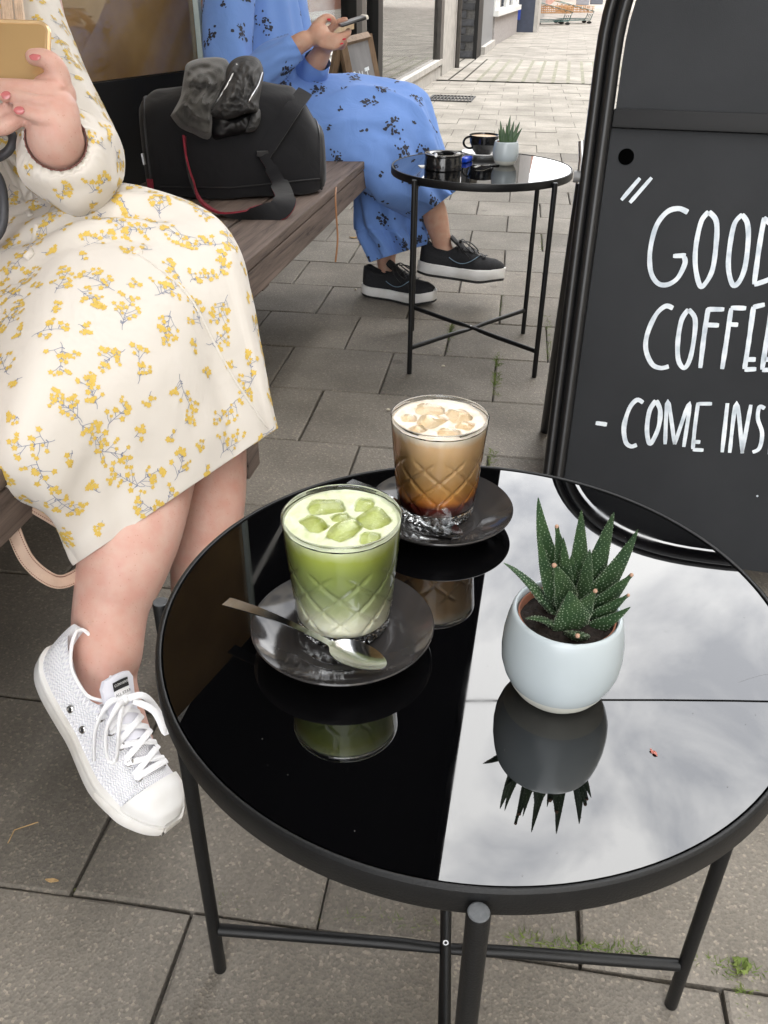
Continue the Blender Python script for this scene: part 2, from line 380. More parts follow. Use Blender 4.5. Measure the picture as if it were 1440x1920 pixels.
for (a, b, w, n) in [((0, 1640), (340, 1688), .0028, 40), ((340, 1688), (871, 1748), .0030, 90), ((871, 1750), (1440, 1826), .0034, 90), ((1133, 1720), (1142, 1790), .004, 22), ((1390, 1815), (1404, 1915), .004, 22), ((935, 664), (931, 742), .0035, 50), ((848, 600), (840, 660), .004, 44), ((245, 1545), (196, 1650), .003, 26), ((1030, 590), (1032, 690), .004, 30)]:
    mossline(G(*a), G(*b), w, n)
ms = MB()
for i in range(-6, 26):
    x0 = -1.35+.155*i
    if x0 > -.95: ms.add([(x0-.018, 10, .0015), (x0+.018, 10, .0015), (x0+.018, 13, .0015), (x0-.018, 13, .0015)], [(0, 1, 2, 3)])
tag(ms.build('moss_strips', mat('pale_dry_moss', (.20, .195, .145), .95, var=.3, vscale=12)), 'pale green moss strips between the long setts across the street', 'moss', kind='stuff')
tag(mo.build('joint_moss', M_moss), 'dull green moss cushions lining the pavement joints', 'moss', kind='stuff')

# ------------------------------------------------------------------ street furniture in the ground: drain grate
M_iron = mat('cast_iron', (.03, .028, .026), .6, var=.4, vscale=30, bump=.4, bscale=200)
gA, gB = G(803, 187), G(882, 190)
grate = thing('drain_grate', (gA.x+.19, gA.y+.1, 0), 'dark cast iron drain grate set flush into the pale paving by the shop window', 'drain grate')
gw, gd = .37, .42; gx, gy = gA.x+.19, gA.y+.12
f = MB(); f.box((gx-gw/2, gy, .003), (.02, gd, .012)); f.box((gx+gw/2, gy, .003), (.02, gd, .012)); f.box((gx, gy-gd/2+.01, .003), (gw-.02, .02, .012)); f.box((gx, gy+gd/2-.01, .003), (gw-.02, .02, .012)); f.box((gx, gy, .003), (gw-.02, .02, .011))
f.box((gx, gy, -.006), (gw-.02, gd-.02, .006)); f.build('frame', M_iron, grate)
for i in range(11):
    b = MB(); b.box((gx-gw/2+.03+i*.031, gy, .0035), (.012, gd-.04, .010)); b.build('bar', M_iron, grate)

# ------------------------------------------------------------------ shop buildings along the left side
M_render = mat('grey_render', (.30, .29, .27), .85, var=.12, vscale=6, bump=.3, bscale=120)
M_stone = mat('pale_stone_trim', (.42, .40, .37), .8, var=.15, vscale=9, bump=.25, bscale=150)
M_dark = mat('dark_shop_paint', (.008, .008, .008), .5, spec=.25, bump=.1, bscale=300)
M_frame = mat('bronze_anodised_frame', (.055, .05, .045), .4, var=.2, vscale=14)
M_pale = mat('pale_frame', (.45, .52, .50), .5)
M_louvre = mat('white_louvre', (.72, .73, .70), .55, var=.05, vscale=12)
M_timber_sill = mat('tan_timber_sill', (.34, .25, .15), .7, var=.25, vscale=18)
M_shopfloor = mat('shop_interior', (.42, .38, .32), .8, var=.2, vscale=3)
M_white = mat('white_paint', (.75, .75, .73), .55, var=.05, vscale=10)
M_navy = mat('navy_panel', (.035, .045, .075), .45, var=.2, vscale=8)
M_pane = glass_thin('window_glass', (.93, .95, .94), .01, .34, .95)
M_brownpane = None
def brown_glass():
    m = mat('brown_backed_glass', (.15, .085, .03), .03, base2=(.36, .24, .105), vscale=3.2, detail=6, spec=.9)
    bs(m).inputs['Coat Weight'].default_value = 1; bs(m).inputs['Coat Roughness'].default_value = .01; bs(m).inputs['Coat IOR'].default_value = 1.7
    return m
M_brownpane = brown_glass()
M_awning = mat('black_canvas', (.008, .008, .009), .9, spec=.1, bump=.3, bscale=500)
FX = -1.33
shop = thing('coffee_shop_building', (FX-2, 3.2, 0), 'coffee shop front with brown window above a black base behind the bench', 'building')
A_ = V((-1.15, 2.15, 0)); B_ = V((-1.03, 2.641, 0)); D_ = (B_-A_).normalized(); N_ = V((D_.y, -D_.x, 0))
A0 = A_ - D_*2.9
def wallbox(mb, a, b, z0, z1, th, out=0):
    """upright slab between two ground points, its street face out metres proud"""
    a = V(a); b = V(b); d = (b-a).normalized(); n = V((d.y, -d.x, 0)); q = [a+n*out, b+n*out, b-n*th, a-n*th]
    mb.add([(p.x, p.y, z) for z in (z0, z1) for p in q], [(3, 2, 1, 0), (4, 5, 6, 7), (0, 1, 5, 4), (1, 2, 6, 5), (2, 3, 7, 6), (3, 0, 4, 7)])
m = MB(); wallbox(m, A0, B_, -.02, .655, .1); m.build('base_panel', M_dark, shop)
m = MB(); wallbox(m, A0, B_-D_*.012, .657, 2.45, .03, -.012); m.build('brown_window_pane', M_brownpane, shop)
m = MB(); wallbox(m, B_-D_*.010, B_+D_*.006, .657, 2.45, .06, .004); m.build('window_edge_trim', M_pale, shop)
m = MB(); wallbox(m, B_+D_*.004, (FX-.01, 3.15, 0), -.02, 2.45, .05); m.build('return_wall', M_dark, shop)
# the window bay with the louvred stall riser
m = MB(); wallbox(m, (FX, 3.15, 0), (FX, 6.0, 0), -.02, .30, .12); m.build('stall_riser', M_timber_sill, shop)
m = MB(); wallbox(m, (FX-.03, 3.15, 0), (FX-.03, 6.0, 0), .30, .62, .02); m.build('louvre_backing', M_frame, shop)
for i in range(9):
    m = MB(); M3 = Matrix.Rotation(math.radians(-28), 3, 'Y'); m.box((FX-.012, 4.4, .32+i*.034), (.006, 2.4, .030), M=M3); m.build('louvre_slat', M_louvre, shop)
m = MB(); wallbox(m, (FX+.004, 3.15, 0), (FX+.004, 6.0, 0), .62, .66, .1); m.build('window_sill', M_timber_sill, shop)
m = MB(); wallbox(m, (FX-.03, 3.15, 0), (FX-.03, 6.0, 0), .66, 2.45, .008); m.build('window_pane', M_pane, shop)
for yy in (3.16, 6.0): 
    m = MB(); wallbox(m, (FX, yy, 0), (FX, yy+.16, 0), -.02, 2.45, .12, .02); m.build('window_post', M_dark, shop)
m = MB(); wallbox(m, (FX-1.6, 2.9, 0), (FX-1.6, 10.5, 0), -.02, 2.45, .05); m.build('interior_wall', M_shopfloor, shop)
m = MB(); m.add([(FX-1.6, 2.9, .02), (FX-.05, 2.9, .02), (FX-.05, 10.5, .02), (FX-1.6, 10.5, .02)], [(0, 1, 2, 3)]); m.build('interior_floor', M_shopfloor, shop)
# indoor plants seen through the upper glass
M_leafdark = mat('indoor_leaf', (.03, .06, .02), .5, var=.5, vscale=30)
m = MB()
for i in range(240):
    c = V((FX-.25+rnd.gauss(0, .06), 5.35+rnd.gauss(0, .28), .86+abs(rnd.gauss(0, .12)))); a = V((rnd.gauss(0, 1), rnd.gauss(0, 1), rnd.gauss(0, .6))).normalized()*.05; b = a.orthogonal().normalized()*.016
    m.add([c-a, c+b, c+a, c-b], [(0, 1, 2, 3)])
pl = thing('indoor_plant', (FX-.25, 5.35, .66), 'dark leafy plant standing inside the shop window above the white louvres', 'plant'); lf = m.build('foliage', M_leafdark, pl); tag(lf, kind='stuff')
m = MB(); m.lathe([(.07, .672), (.1, .86)], (FX-.25, 5.35, 0), 16); m.build('planter', M_white, pl)
m = MB(); wallbox(m, (FX-.06, 4.9, 0), (FX-.06, 5.8, 0), .66, .672, .42); m.build('window_shelf', M_timber_sill, shop)
# the big plate glass bay
m = MB(); wallbox(m, (FX, 6.16, 0), (FX, 10.35, 0), -.02, .12, .12); m.build('kerb_plinth', M_stone, shop)
m = MB(); wallbox(m, (FX-.01, 6.16, 0), (FX-.01, 10.35, 0), .12, .17, .1, .03); m.build('window_sill', M_stone, shop)
m = MB(); wallbox(m, (FX-.03, 6.35, 0), (FX-.03, 6.75, 0), .17, 2.45, .008); m.build('window_pane', M_pane, shop)
m = MB(); wallbox(m, (FX-.03, 6.92, 0), (FX-.03, 10.2, 0), .17, 2.45, .008); m.build('window_pane', M_pane, shop)
m = MB(); wallbox(m, (FX, 6.75, 0), (FX, 6.92, 0), .10, 2.45, .1, .012); m.build('window_post', M_dark, shop)
m = MB(); wallbox(m, (FX, 6.17, 0), (FX, 6.35, 0), .10, 2.45, .1, .008); m.build('window_post', M_frame, shop)
m = MB(); wallbox(m, (FX, 10.2, 0), (FX, 10.42, 0), .10, 2.45, .1, .008); m.build('window_post', M_frame, shop)
m = MB(); wallbox(m, (FX, 10.42, 0), (FX, 11.6, 0), -.02, 2.45, .12, .01); m.build('end_pilaster', M_stone, shop)
m = MB(); m.tube([(FX+.05, 11.5, 0), (FX+.05, 11.5, 2.4)], .028, 10); m.build('downpipe', M_frame, shop)
m = MB(); m.box((FX-2.0, 3.4, 5.0), (3.9, 16.4, 5.1)); m.build('upper_storeys', M_render, shop)
m = MB(); wallbox(m, (FX-.02, -4.8, 0), (FX-.02, 11.6, 0), 2.45, 2.8, .3); m.build('fascia', M_dark, shop)
m = MB(); wallbox(m, (-2.2, -4.8, 0), A0, -.02, 2.45, .1); m.build('side_wall', M_dark, shop)
# awning
aw = thing('awning', (-1.3, 1.6, 2.4), 'black canvas awning over the bench, mirrored as the dark half of the table top', 'awning')
m = MB(); m.add([(-1.34, -2.2, 2.86), (-.13, -2.2, 2.62), (-.13, 5.2, 2.62), (-1.34, 5.2, 2.86), (-1.34, -2.2, 2.84), (-.13, -2.2, 2.60), (-.13, 5.2, 2.60), (-1.34, 5.2, 2.84)], [(0, 1, 2, 3), (7, 6, 5, 4), (0, 4, 5, 1), (1, 5, 6, 2), (2, 6, 7, 3), (3, 7, 4, 0)]); m.build('canopy', M_awning, aw)
m = MB(); m.box((-.135, 1.5, 2.575), (.02, 7.4, .09)); m.build('front_bar', M_awning, aw)
for yy in (-1.2, 1.4, 4.2):
    m = MB(); m.tube([(-1.31, yy, 2.55), (-.75, yy+.3, 2.56), (-.15, yy, 2.57)], .02, 8); m.build('folding_arm', M_dark, aw)
# next buildings
bk = thing('dark_brick_pier', (-1.6, 13.3, 0), 'dark painted brick pier with a smooth black edge beyond the shop window', 'pier')
M_brick = mat('dark_painted_brick', (.030, .031, .035), .6, var=.4, vscale=25, bump=.5, bscale=150, objvar=.35)
M_mort = mat('dark_mortar', (.085, .083, .08), .9, var=.3, vscale=40)
m = MB(); m.box((-1.60, 13.3, 1.5), (.72, .6, 3.02)); m.build('core', M_mort, bk)
m = MB(); m.box((-1.215, 13.3, 1.5), (.05, .64, 3.02)); m.build('edge_post', M_dark, bk)
bb = MB(); bb.box((0, 0, 0), (.205, .03, .078), .004); bme = bb.mesh('brick', M_brick)
for c in range(32):
    for i in range(3):
        x = -1.347-.215*i-(.105 if c % 2 else 0)
        o = bpy.data.objects.new('brick', bme); COL.objects.link(o); o.parent = bk; o.location = V((x-(.0), 12.995+rnd.uniform(-.004, .004), .05+c*.0925))-bk.location
m = None
hs = thing('white_window_shop', (-1.3, 17, 0), 'white framed shop window over a grey brick stall riser past the dark pier', 'building')
m = MB(); wallbox(m, (-1.20, 13.63, 0), (-1.20, 15.6, 0), -.02, 2.6, .2); m.build('grey_door_panel', mat('grey_door_paint', (.22, .23, .24), .5, var=.08), hs)
m = MB(); wallbox(m, (-1.17, 13.7, 0), (-1.17, 15.6, 0), -.02, .10, .2, .03); m.build('door_step', M_stone, hs)
m = MB(); wallbox(m, (-1.18, 15.7, 0), (-1.06, 20.2, 0), -.02, .42, .2); m.build('stall_riser', mat('grey_brick_riser', (.33, .31, .3), .8, var=.2, vscale=30), hs)
m = MB(); wallbox(m, (-1.18, 15.6, 0), (-1.06, 20.2, 0), .42, .50, .2, .06); m.build('window_sill', M_white, hs)
m = MB(); wallbox(m, (-1.2, 15.6, 0), (-1.08, 20.2, 0), .5, 2.6, .02, -.05); m.build('window_pane', M_pane, hs)
m = MB(); wallbox(m, (-1.75, 15.6, 0), (-1.6, 20.2, 0), .4, 2.6, .02); m.build('interior_wall', mat('shop_display', (.55, .53, .48), .8, base2=(.2, .2, .21), vscale=4), hs)
for t_ in (0, .13, .5, .8, .97):
    a = V((-1.18, 15.6, 0)).lerp(V((-1.06, 20.2, 0)), t_); d = V((.12, 4.6, 0)).normalized()*.12
    m = MB(); wallbox(m, a, a+d, .5, 2.6, .12, .006); m.build('window_post', M_white, hs)
m = MB(); m.box((-3.2, 16.9, 4.6), (4.2, 7.9, 4.0)); m.build('upper_storeys', M_render, hs)
nv = thing('navy_panel_shop', (-1.3, 20.8, 0), 'shop corner with navy lower panel and white wall above, behind the orange trolleys', 'building')
m = MB(); m.box((-.93, 20.9, .38), (.42, .6, .8)); m.build('lower_panel', M_navy, nv)
m = MB(); m.box((-.93, 20.9, 1.9), (.40, .58, 2.2)); m.build('upper_wall', M_white, nv)
m = MB(); m.box((-1.16, 20.55, 1.4), (.08, .12, 2.84)); m.build('brown_post', mat('brown_timber', (.16, .11, .08), .7, var=.3), nv)
m = MB(); m.box((-1.06, 20.57, .32), (.07, .02, .2)); m.build('blue_notice', mat('blue_notice', (.02, .06, .4), .5), nv)
m = MB(); m.box((-.70, 21.3, .5), (.08, 1.4, 1.0)); m.build('pale_side', M_stone, nv)
m = MB(); m.box((-2.9, 26, 3.5), (4.2, 9.6, 7.0)); m.build('side_building', M_render, nv)
# far end of the street and the row opposite, closing the street as its reflections show, except the unseen tall block that cuts skylight
def row_building(name, label, x0, x1, y0, y1, h, m_, side, n, grp=None):
    t = thing(name, ((x0+x1)/2, (y0+y1)/2, 0), label, 'building', grp)
    w = MB(); w.box(((x0+x1)/2, (y0+y1)/2, h/2-.01), (x1-x0, y1-y0, h)); w.build('wall', m_, t)
    for s in range(int(h//3)):
        for i in range(n):
            w = MB(); g = MB()
            if side == 'x':
                yy = y0+(i+.5)*(y1-y0)/n; w.box((x0-.02, yy, 1.5+s*3), (.08, 1.5, 1.9)); g.box((x0-.065, yy, 1.5+s*3), (.02, 1.3, 1.7))
            else:
                xx = x0+(i+.5)*(x1-x0)/n; w.box((xx, y0-.02, 1.5+s*3), (1.5, .08, 1.9)); g.box((xx, y0-.065, 1.5+s*3), (1.3, .02, 1.7))
            wo = w.build('window', M_white, t); g.build('pane', M_farglass, wo)
    return t
M_farglass = mat('far_window_glass', (.03, .035, .04), .08)
M_brickred = mat('red_brick_far', (.26, .13, .09), .85, var=.2, vscale=2)
M_creamw = mat('cream_wall_far', (.55, .5, .42), .85, var=.1, vscale=2)
row_building('street_end_building', 'cream building closing the far end of the street', -8, 12, 62, 66, 9, M_creamw, 'y', 7)
row_building('opposite_shop_or_skylight_blocker', 'red brick row across the street, seen only as a reflection', 5.6, 9, 16, 40, 7, M_brickred, 'x', 8)
row_building('opposite_shop_or_skylight_blocker', 'tall cream building across the street opposite the bench, unseen, made tall and close to hold back skylight', 4.4, 9, -12, 6.6, 16, M_creamw, 'x', 6)  # unseen block, height and nearness shaped to cut skylight on dress and pot
row_building('opposite_shop_or_skylight_blocker', 'lower pale shop row across the street beyond the tall cream one', 5.6, 9, 6.8, 15.8, 6.2, M_creamw, 'x', 4)
row_building('left_far_row', 'brick row continuing the shops beyond the trolleys', -7, -1.0, 31, 60, 7, M_brickred, 'y', 2)
# grey bins at the far end
M_bin = mat('grey_bin_plastic', (.10, .11, .13), .5)
for i, (u, v_) in enumerate(((1092, 9), (1118, 8))):
    g = G(u, v_); t = thing('litter_bin', g, ['lighter grey bin far up the street next to its twin', 'darker slate bin far up the street next to its twin'][i], 'bin')
    m = MB(); m.box((g.x, g.y, .42), (.62, .5, .86), .04); m.build('body', M_bin if i else mat('light_bin', (.24, .25, .27), .5), t)
    m = MB(); m.box((g.x, g.y, .885), (.66, .54, .07), .02); m.build('lid', M_bin, t)
# shopping trolleys
M_orange = mat('orange_plastic', (.42, .21, .06), .45, var=.15)
M_teal = mat('teal_wire', (.03, .10, .09), .45, metal=.3)
M_steel = mat('steel', (.5, .5, .5), .3, metal=1)
M_tyre = mat('rubber', (.015, .015, .015), .8)
class LowMB(MB):
    def build(s, *a, **k_):
        s.v = [V((v.x, v.y, v.z*.50)) for v in s.v]; return MB.build(s, *a, **k_)
def trolley(loc, label, rz):
    t = thing('market_cart', loc, label, 'cart', 'low carts by the navy shop', rz)
    k = dict(keep=True)
    for yy in (-.24, .24):
        m = LowMB(); m.tube([(-.45, yy, .12), (.35, yy, .16), (.42, yy, .55), (-.5, yy, .98)], .014, 8); m.build('side_frame', M_teal, t, **k)
    for i in range(9):
        m = LowMB(); z = .5+.0*i; m.tube([(-.42+i*.1, -.22, .5), (-.42+i*.1, -.235, .78+.02*(8-i)*.5), (-.42+i*.1, .235, .78+.02*(8-i)*.5), (-.42+i*.1, .22, .5)], .008, 6); m.build('basket_wire', M_orange, t, **k)
    for i in range(4):
        m = LowMB(); m.box((-.02, 0, .52+i*.085), (.84, .465, .03)); 
        m = LowMB(); m.tube([(-.45, -.235, .52+i*.085), (.42, -.235, .52+i*.085), (.42, .235, .52+i*.085), (-.45, .235, .52+i*.085)], .012, 6); m.build('basket_rail', M_orange, t, **k)
    m = LowMB(); m.box((-.02, 0, .495), (.84, .45, .012)); m.build('basket_floor', M_orange, t, **k)
    for i in range(7):
        m = LowMB(); m.tube([(-.4+i*.12, -.22, .2), (-.4+i*.12, .22, .2)], .008, 6); m.build('lower_rack_wire', M_teal, t, **k)
    for i in range(4):
        m = LowMB(); m.tube([(-.44, -.2+i*.13, .21), (.36, -.2+i*.13, .21), (.40, -.2+i*.13, .42)], .009, 6); m.build('lower_rack_rail', M_teal, t, **k)
    m = LowMB(); m.tube([(-.5, -.26, .98), (-.5, .26, .98)], .018, 8); m.build('handle', M_orange, t, **k)
    for x in (-.42, .33):
        for yy in (-.22, .22):
            m = LowMB(); m.tube([(x, yy-.014, .06), (x, yy+.014, .06)], .06, 14); w = m.build('wheel', M_tyre, t, **k)
            m = LowMB(); m.tube([(x, yy, .06), (x, yy, .15)], .012, 6); m.build('caster', M_steel, t, **k)
    return t
g = G(1030, 47); trolley((g.x+.05, g.y+.3, 0), 'low orange cart with teal lower rack parked against the navy shop corner', math.radians(20))
g = G(1052, 45); trolley((g.x+.32, g.y+.6, 0), 'low orange cart pushed in on the open street side of its twin', math.radians(16))
# overhead cable mirrored in the table top
k = 5.2/.389
cab = MB(); a = V((-.9, 5.27, 5.35)); b = V((6.0, 6.5, 5.45)); cab.tube([a.lerp(b, i/12)+V((0, 0, -.12*math.sin(PI*i/12))) for i in range(13)], .009, 6)
tag(cab.build('overhead_cable', M_black, off=a), 'thin dark cable strung across the street, mirrored as a line in the table top', 'cable')
# ------------------------------------------------------------------ bench
def wood_mat(name, c1, c2, axis=1):
    m = mat(name, c1, .75, spec=.3); n = m.node_tree; b = bs(m)
    tc = n.nodes.new('ShaderNodeTexCoord'); mp = n.nodes.new('ShaderNodeMapping'); s = [26, 26, 26]; s[axis] = 1.6; mp.inputs['Scale'].default_value = s
    geo = n.nodes.new('ShaderNodeNewGeometry')
    n.links.new(geo.outputs['Position'], mp.inputs[0])
    nz = n.nodes.new('ShaderNodeTexNoise'); nz.inputs['Scale'].default_value = 2.4; nz.inputs['Detail'].default_value = 9; nz.inputs['Roughness'].default_value = .65; nz.inputs['Distortion'].default_value = .6; n.links.new(mp.outputs[0], nz.inputs['Vector'])
    rp = n.nodes.new('ShaderNodeValToRGB'); e = rp.color_ramp.elements; e[0].position = .33; e[0].color = tuple(c1)+(1,); e[1].position = .68; e[1].color = tuple(c2)+(1,)
    k = e.new(.42); k.color = tuple(c1[i]*.55+c2[i]*.45 for i in range(3))+(1,)
    n.links.new(nz.outputs[0], rp.inputs[0]); n.links.new(rp.outputs[0], b.inputs['Base Color'])
    bp = n.nodes.new('ShaderNodeBump'); bp.inputs['Strength'].default_value = .7; bp.inputs['Distance'].default_value = .0015; n.links.new(nz.outputs[0], bp.inputs['Height']); n.links.new(bp.outputs[0], b.inputs['Normal'])
    return m
M_benchwood = wood_mat('weathered_bench_wood', (.035, .027, .024), (.19, .145, .125))
bench = thing('bench', (-.75, 1.45, 0), 'long weathered dark timber bench against the black shop base', 'bench')
by0, by1 = .1, 2.78
for i, (xa, xb) in enumerate(((-.52, -.632), (-.637, -.752), (-.757, -.872), (-.877, -.985))):
    m = MB(); m.box(((xa+xb)/2, (by0+by1)/2, .4415+(.0004*i)), (abs(xb-xa), by1-by0, .021), .003); m.build('seat_plank', M_benchwood, bench)
m = MB(); m.box((-.5325, (by0+by1)/2, .401), (.021, by1-by0-.01, .054), .003); m.build('front_board', M_benchwood, bench)
for yy in (.35, 1.49, 2.70):
    for xx in ((-.575, -.93) if yy < 2 else (-.93,)):
        m = MB(); m.box((xx, yy, .187), (.05, .07, .374), .003); m.build('leg', M_benchwood, bench)
    m = MB(); m.box((-.752, yy, .352), (.30, .05, .05), .003); m.build('cross_bearer', M_benchwood, bench)

# ------------------------------------------------------------------ tray tables
TH = .48822
def black_glass():
    m = mat('black_table_glass', (.0015, .0015, .0018), .012, spec=.5, ior=1.84); n = m.node_tree; b = bs(m)
    tc = n.nodes.new('ShaderNodeTexCoord')
    # dust specks and a few hairline scratches as roughness only
    vz = n.nodes.new('ShaderNodeTexVoronoi'); vz.inputs['Scale'].default_value = 120; n.links.new(tc.outputs['Object'], vz.inputs['Vector'])
    rp = n.nodes.new('ShaderNodeValToRGB'); rp.color_ramp.interpolation = 'LINEAR'; rp.color_ramp.elements[0].position = .0; rp.color_ramp.elements[0].color = (.02,)*3+(1,); rp.color_ramp.elements[1].position = .06; rp.color_ramp.elements[1].color = (.0015, .0015, .0018, 1)
    n.links.new(vz.outputs['Distance'], rp.inputs[0]); n.links.new(rp.outputs[0], b.inputs['Base Color'])
    sm = n.nodes.new('ShaderNodeTexNoise'); sm.inputs['Scale'].default_value = 9; sm.inputs['Detail'].default_value = 6; sm.inputs['Distortion'].default_value = 1.2; n.links.new(tc.outputs['Object'], sm.inputs['Vector'])
    sr = n.nodes.new('ShaderNodeValToRGB'); sr.color_ramp.elements[0].position = .5; sr.color_ramp.elements[0].color = (.006,)*3+(1,); sr.color_ramp.elements[1].position = .8; sr.color_ramp.elements[1].color = (.055,)*3+(1,); n.links.new(sm.outputs[0], sr.inputs[0]); n.links.new(sr.outputs[0], b.inputs['Roughness'])
    return m
M_tabletop = black_glass()
M_coat = mat('black_powder_coat_table', (.006, .0062, .0065), .42, spec=.30, bump=.15, bscale=700, var=.15, vscale=40)
M_coatscuff = mat('scuffed_rim_paint', (.016, .0165, .017), .35, bump=.2, bscale=500)
M_caplt = mat('grey_leg_cap', (.07, .075, .08), .55, bump=.2, bscale=400, var=.2, vscale=200)
def make_table():
    t = thing('side_table', (0, 0, 0), 'x', 'table'); k = dict(keep=True)
    m = MB(); m.lathe([(.2192, TH-.014), (.2192, TH), (.0001, TH)], (0, 0, 0), 160, (True, True)); m.build('glass_top', M_tabletop, t, smooth=True, angle=4, **k)
    m = MB(); m.lathe([(.2205, TH-.0155), (.2203, TH-.002), (.2206, TH+.0008), (.2216, TH+.0013), (.2228, TH+.0012), (.2242, TH+.0002), (.2250, TH-.003), (.2252, TH-.0150), (.2246, TH-.0165), (.2226, TH-.0168), (.2222, TH-.0160), (.2205, TH-.0155)], (0, 0, 0), 160, (False, False)); m.build('rim', M_coat, t, smooth=True, angle=35, **k)
    m = MB(); m.lathe([(.2215, TH-.0164), (.0001, TH-.0164), (.0001, TH-.0145), (.2215, TH-.0145)], (0, 0, 0), 96, (False, False)); m.build('tray_floor', M_coat, t, **k)
    for i in range(4):
        a = i*PI/2; c = V((math.cos(a), math.sin(a), 0)); q = c*.2312
        m = MB(); m.tube([q+V((0, 0, z)) for z in (0, .002, .1, TH-.007, TH-.005)], [.0060, .0064, .0064, .0064, .0058], 20); lg = m.build('leg', M_coat, t, smooth=True, angle=40, **k)
        m = MB(); m.lathe([(.0057, TH-.0055), (.0057, TH-.0046), (.0050, TH-.0043)], (q.x, q.y, 0), 20); m.build('end_cap', M_caplt, lg, **k)
    for i in range(2):
        a = i*PI/2; c = V((math.cos(a), math.sin(a), 0)); z = .0706
        n_ = 25; pts = [c*(.2260*(-1+2*j/(n_-1)))+V((0, 0, z+(.0026 if i else -.0026)*math.exp(-((j-12)/2.2)**2))) for j in range(n_)]
        m = MB(); m.tube(pts, [.0060]*n_, 14, fn=lambda s, th: 1-.45*math.exp(-((s-.5)/.05)**2)*abs(math.cos(th))); m.build('stretcher', M_coat, t, smooth=True, angle=50, **k)
    m = MB(); m.lathe([(.0016, z+.0045), (.0016, z+.0072), (.0028, z+.0072), (.0032, z+.0045)], (0, 0, 0), 16, (True, True)); m.build('screw', M_steel, t, smooth=True, **k)
    return t
T1 = V((-.02367, .49002, 0)); T2 = V((-.17829, 2.26113, 0))
tab = make_table(); tab.location = T1; tab.rotation_euler.z = .11353
tab['label'] = 'round black glass tray table carrying the green and brown iced drinks'; tab['group'] = 'round black tray tables'
tab2 = copy_tree(tab)
m = MB(); rr = random.Random(4)
for i in range(90):
    a = rr.uniform(0, 2*PI); q = .215*math.sqrt(rr.random()); m.disc((q*math.cos(a), q*math.sin(a), TH+.00025), rr.uniform(.00010, .00030), (0, 0, 1), 5)
for i in range(5):
    a = rr.uniform(0, 2*PI); q = .2*math.sqrt(rr.random()); p0 = V((q*math.cos(a), q*math.sin(a), TH+.0002)); d = rr.uniform(-.5, .5); L = rr.uniform(.012, .05); m.ribbon([p0+V((math.cos(d), math.sin(d), 0))*L*t/5+V((0, .003*math.sin(t*.6), 0)) for t in range(6)], .00008, (0, 0, 1))
du = m.build('dust_specks', mat('dust', (.13, .125, .12), .9), tab, keep=True); tag(du, kind='stuff'); tab2.location = T2; tab2.rotation_euler.z = .92331
tab2['label'] = 'round black tray table carrying the ashtray and the small black cup'

# ------------------------------------------------------------------ saucers, tumblers, spoons
M_saucer = mat('dark_glazed_stoneware', (.030, .028, .028), .10, spec=.45, var=.08, vscale=60)
def saucer(c, r, label, m_, grp=None, hgt=.017, lipm=None):
    prof = [(.0001, .002), (r*.40, .002), (r*.42, .0), (r*.47, .0), (r*.49, .0025), (r*.75, .0065), (r*.95, hgt-.0035), (r*.99, hgt-.0012), (r, hgt), (r*.99, hgt+.0008), (r*.965, hgt-.0005), (r*.78, .0105), (r*.60, .0065), (r*.53, .0052), (r*.50, .0058), (r*.47, .0048), (.0001, .0046)]
    m = MB(); m.lathe(prof, c, 96, (False, False)); o = m.build('saucer', m_, smooth=True, angle=60, off=c); return tag(o, label, 'saucer', grp)
C1 = V((-.1090, .4420, TH)); C2 = V((-.0640, .6080, TH))
saucer(C1, .0625, 'dark grey saucer under the green drink with a spoon lying on it', M_saucer, 'saucers under the iced drinks')
saucer(C2, .0610, 'dark grey saucer under the brown iced coffee', M_saucer, 'saucers under the iced drinks')
RB, RT, GH = .0318, .0396, .0890
def gprof(z): return RB+(RT-RB)*(z/GH)**.9
def cut(th, z):
    """diamond cuts of the tumbler wall"""
    w = ss(.012, .018, z)*(1-ss(.058, .066, z)); n_ = 9
    a = (th/(2*PI)*n_+z/.0225) % 1; b = (th/(2*PI)*n_-z/.0225) % 1
    d = min(min(a, 1-a), min(b, 1-b)); g = max(0, 1-d/.085)
    return -.0014*w*g
def flute(th, z): return -.0012*abs(math.sin(th*14))*(1-ss(.006, .013, z))
M_gwall = glass_thin('tumbler_wall', (.97, .985, .975), .02, .05, .95)
M_gbase = glass_solid('tumbler_base', (.97, .99, .98), 0, 1.5)
M_ice = glass_solid('ice', (.94, .97, .90), .01, 1.31)
def icecube(mb, c, s, rot):
    bm = bmesh.new(); bmesh.ops.create_cube(bm, size=1)
    bmesh.ops.subdivide_edges(bm, edges=bm.edges[:], cuts=5, use_grid_fill=True)
    for v in bm.verts:
        q = v.co*2; L = max(abs(q.x), abs(q.y), abs(q.z)); e = 4.5; k = (abs(q.x)**e+abs(q.y)**e+abs(q.z)**e)**(1/e)
        q = q*(L/k); q *= 1+.06*noise.noise(v.co*3+V(c)*90)
        v.co = V((q.x*s[0]/2, q.y*s[1]/2, q.z*s[2]/2))
    mb.frombm(bm, rot.to_matrix(), c)
from mathutils import Euler
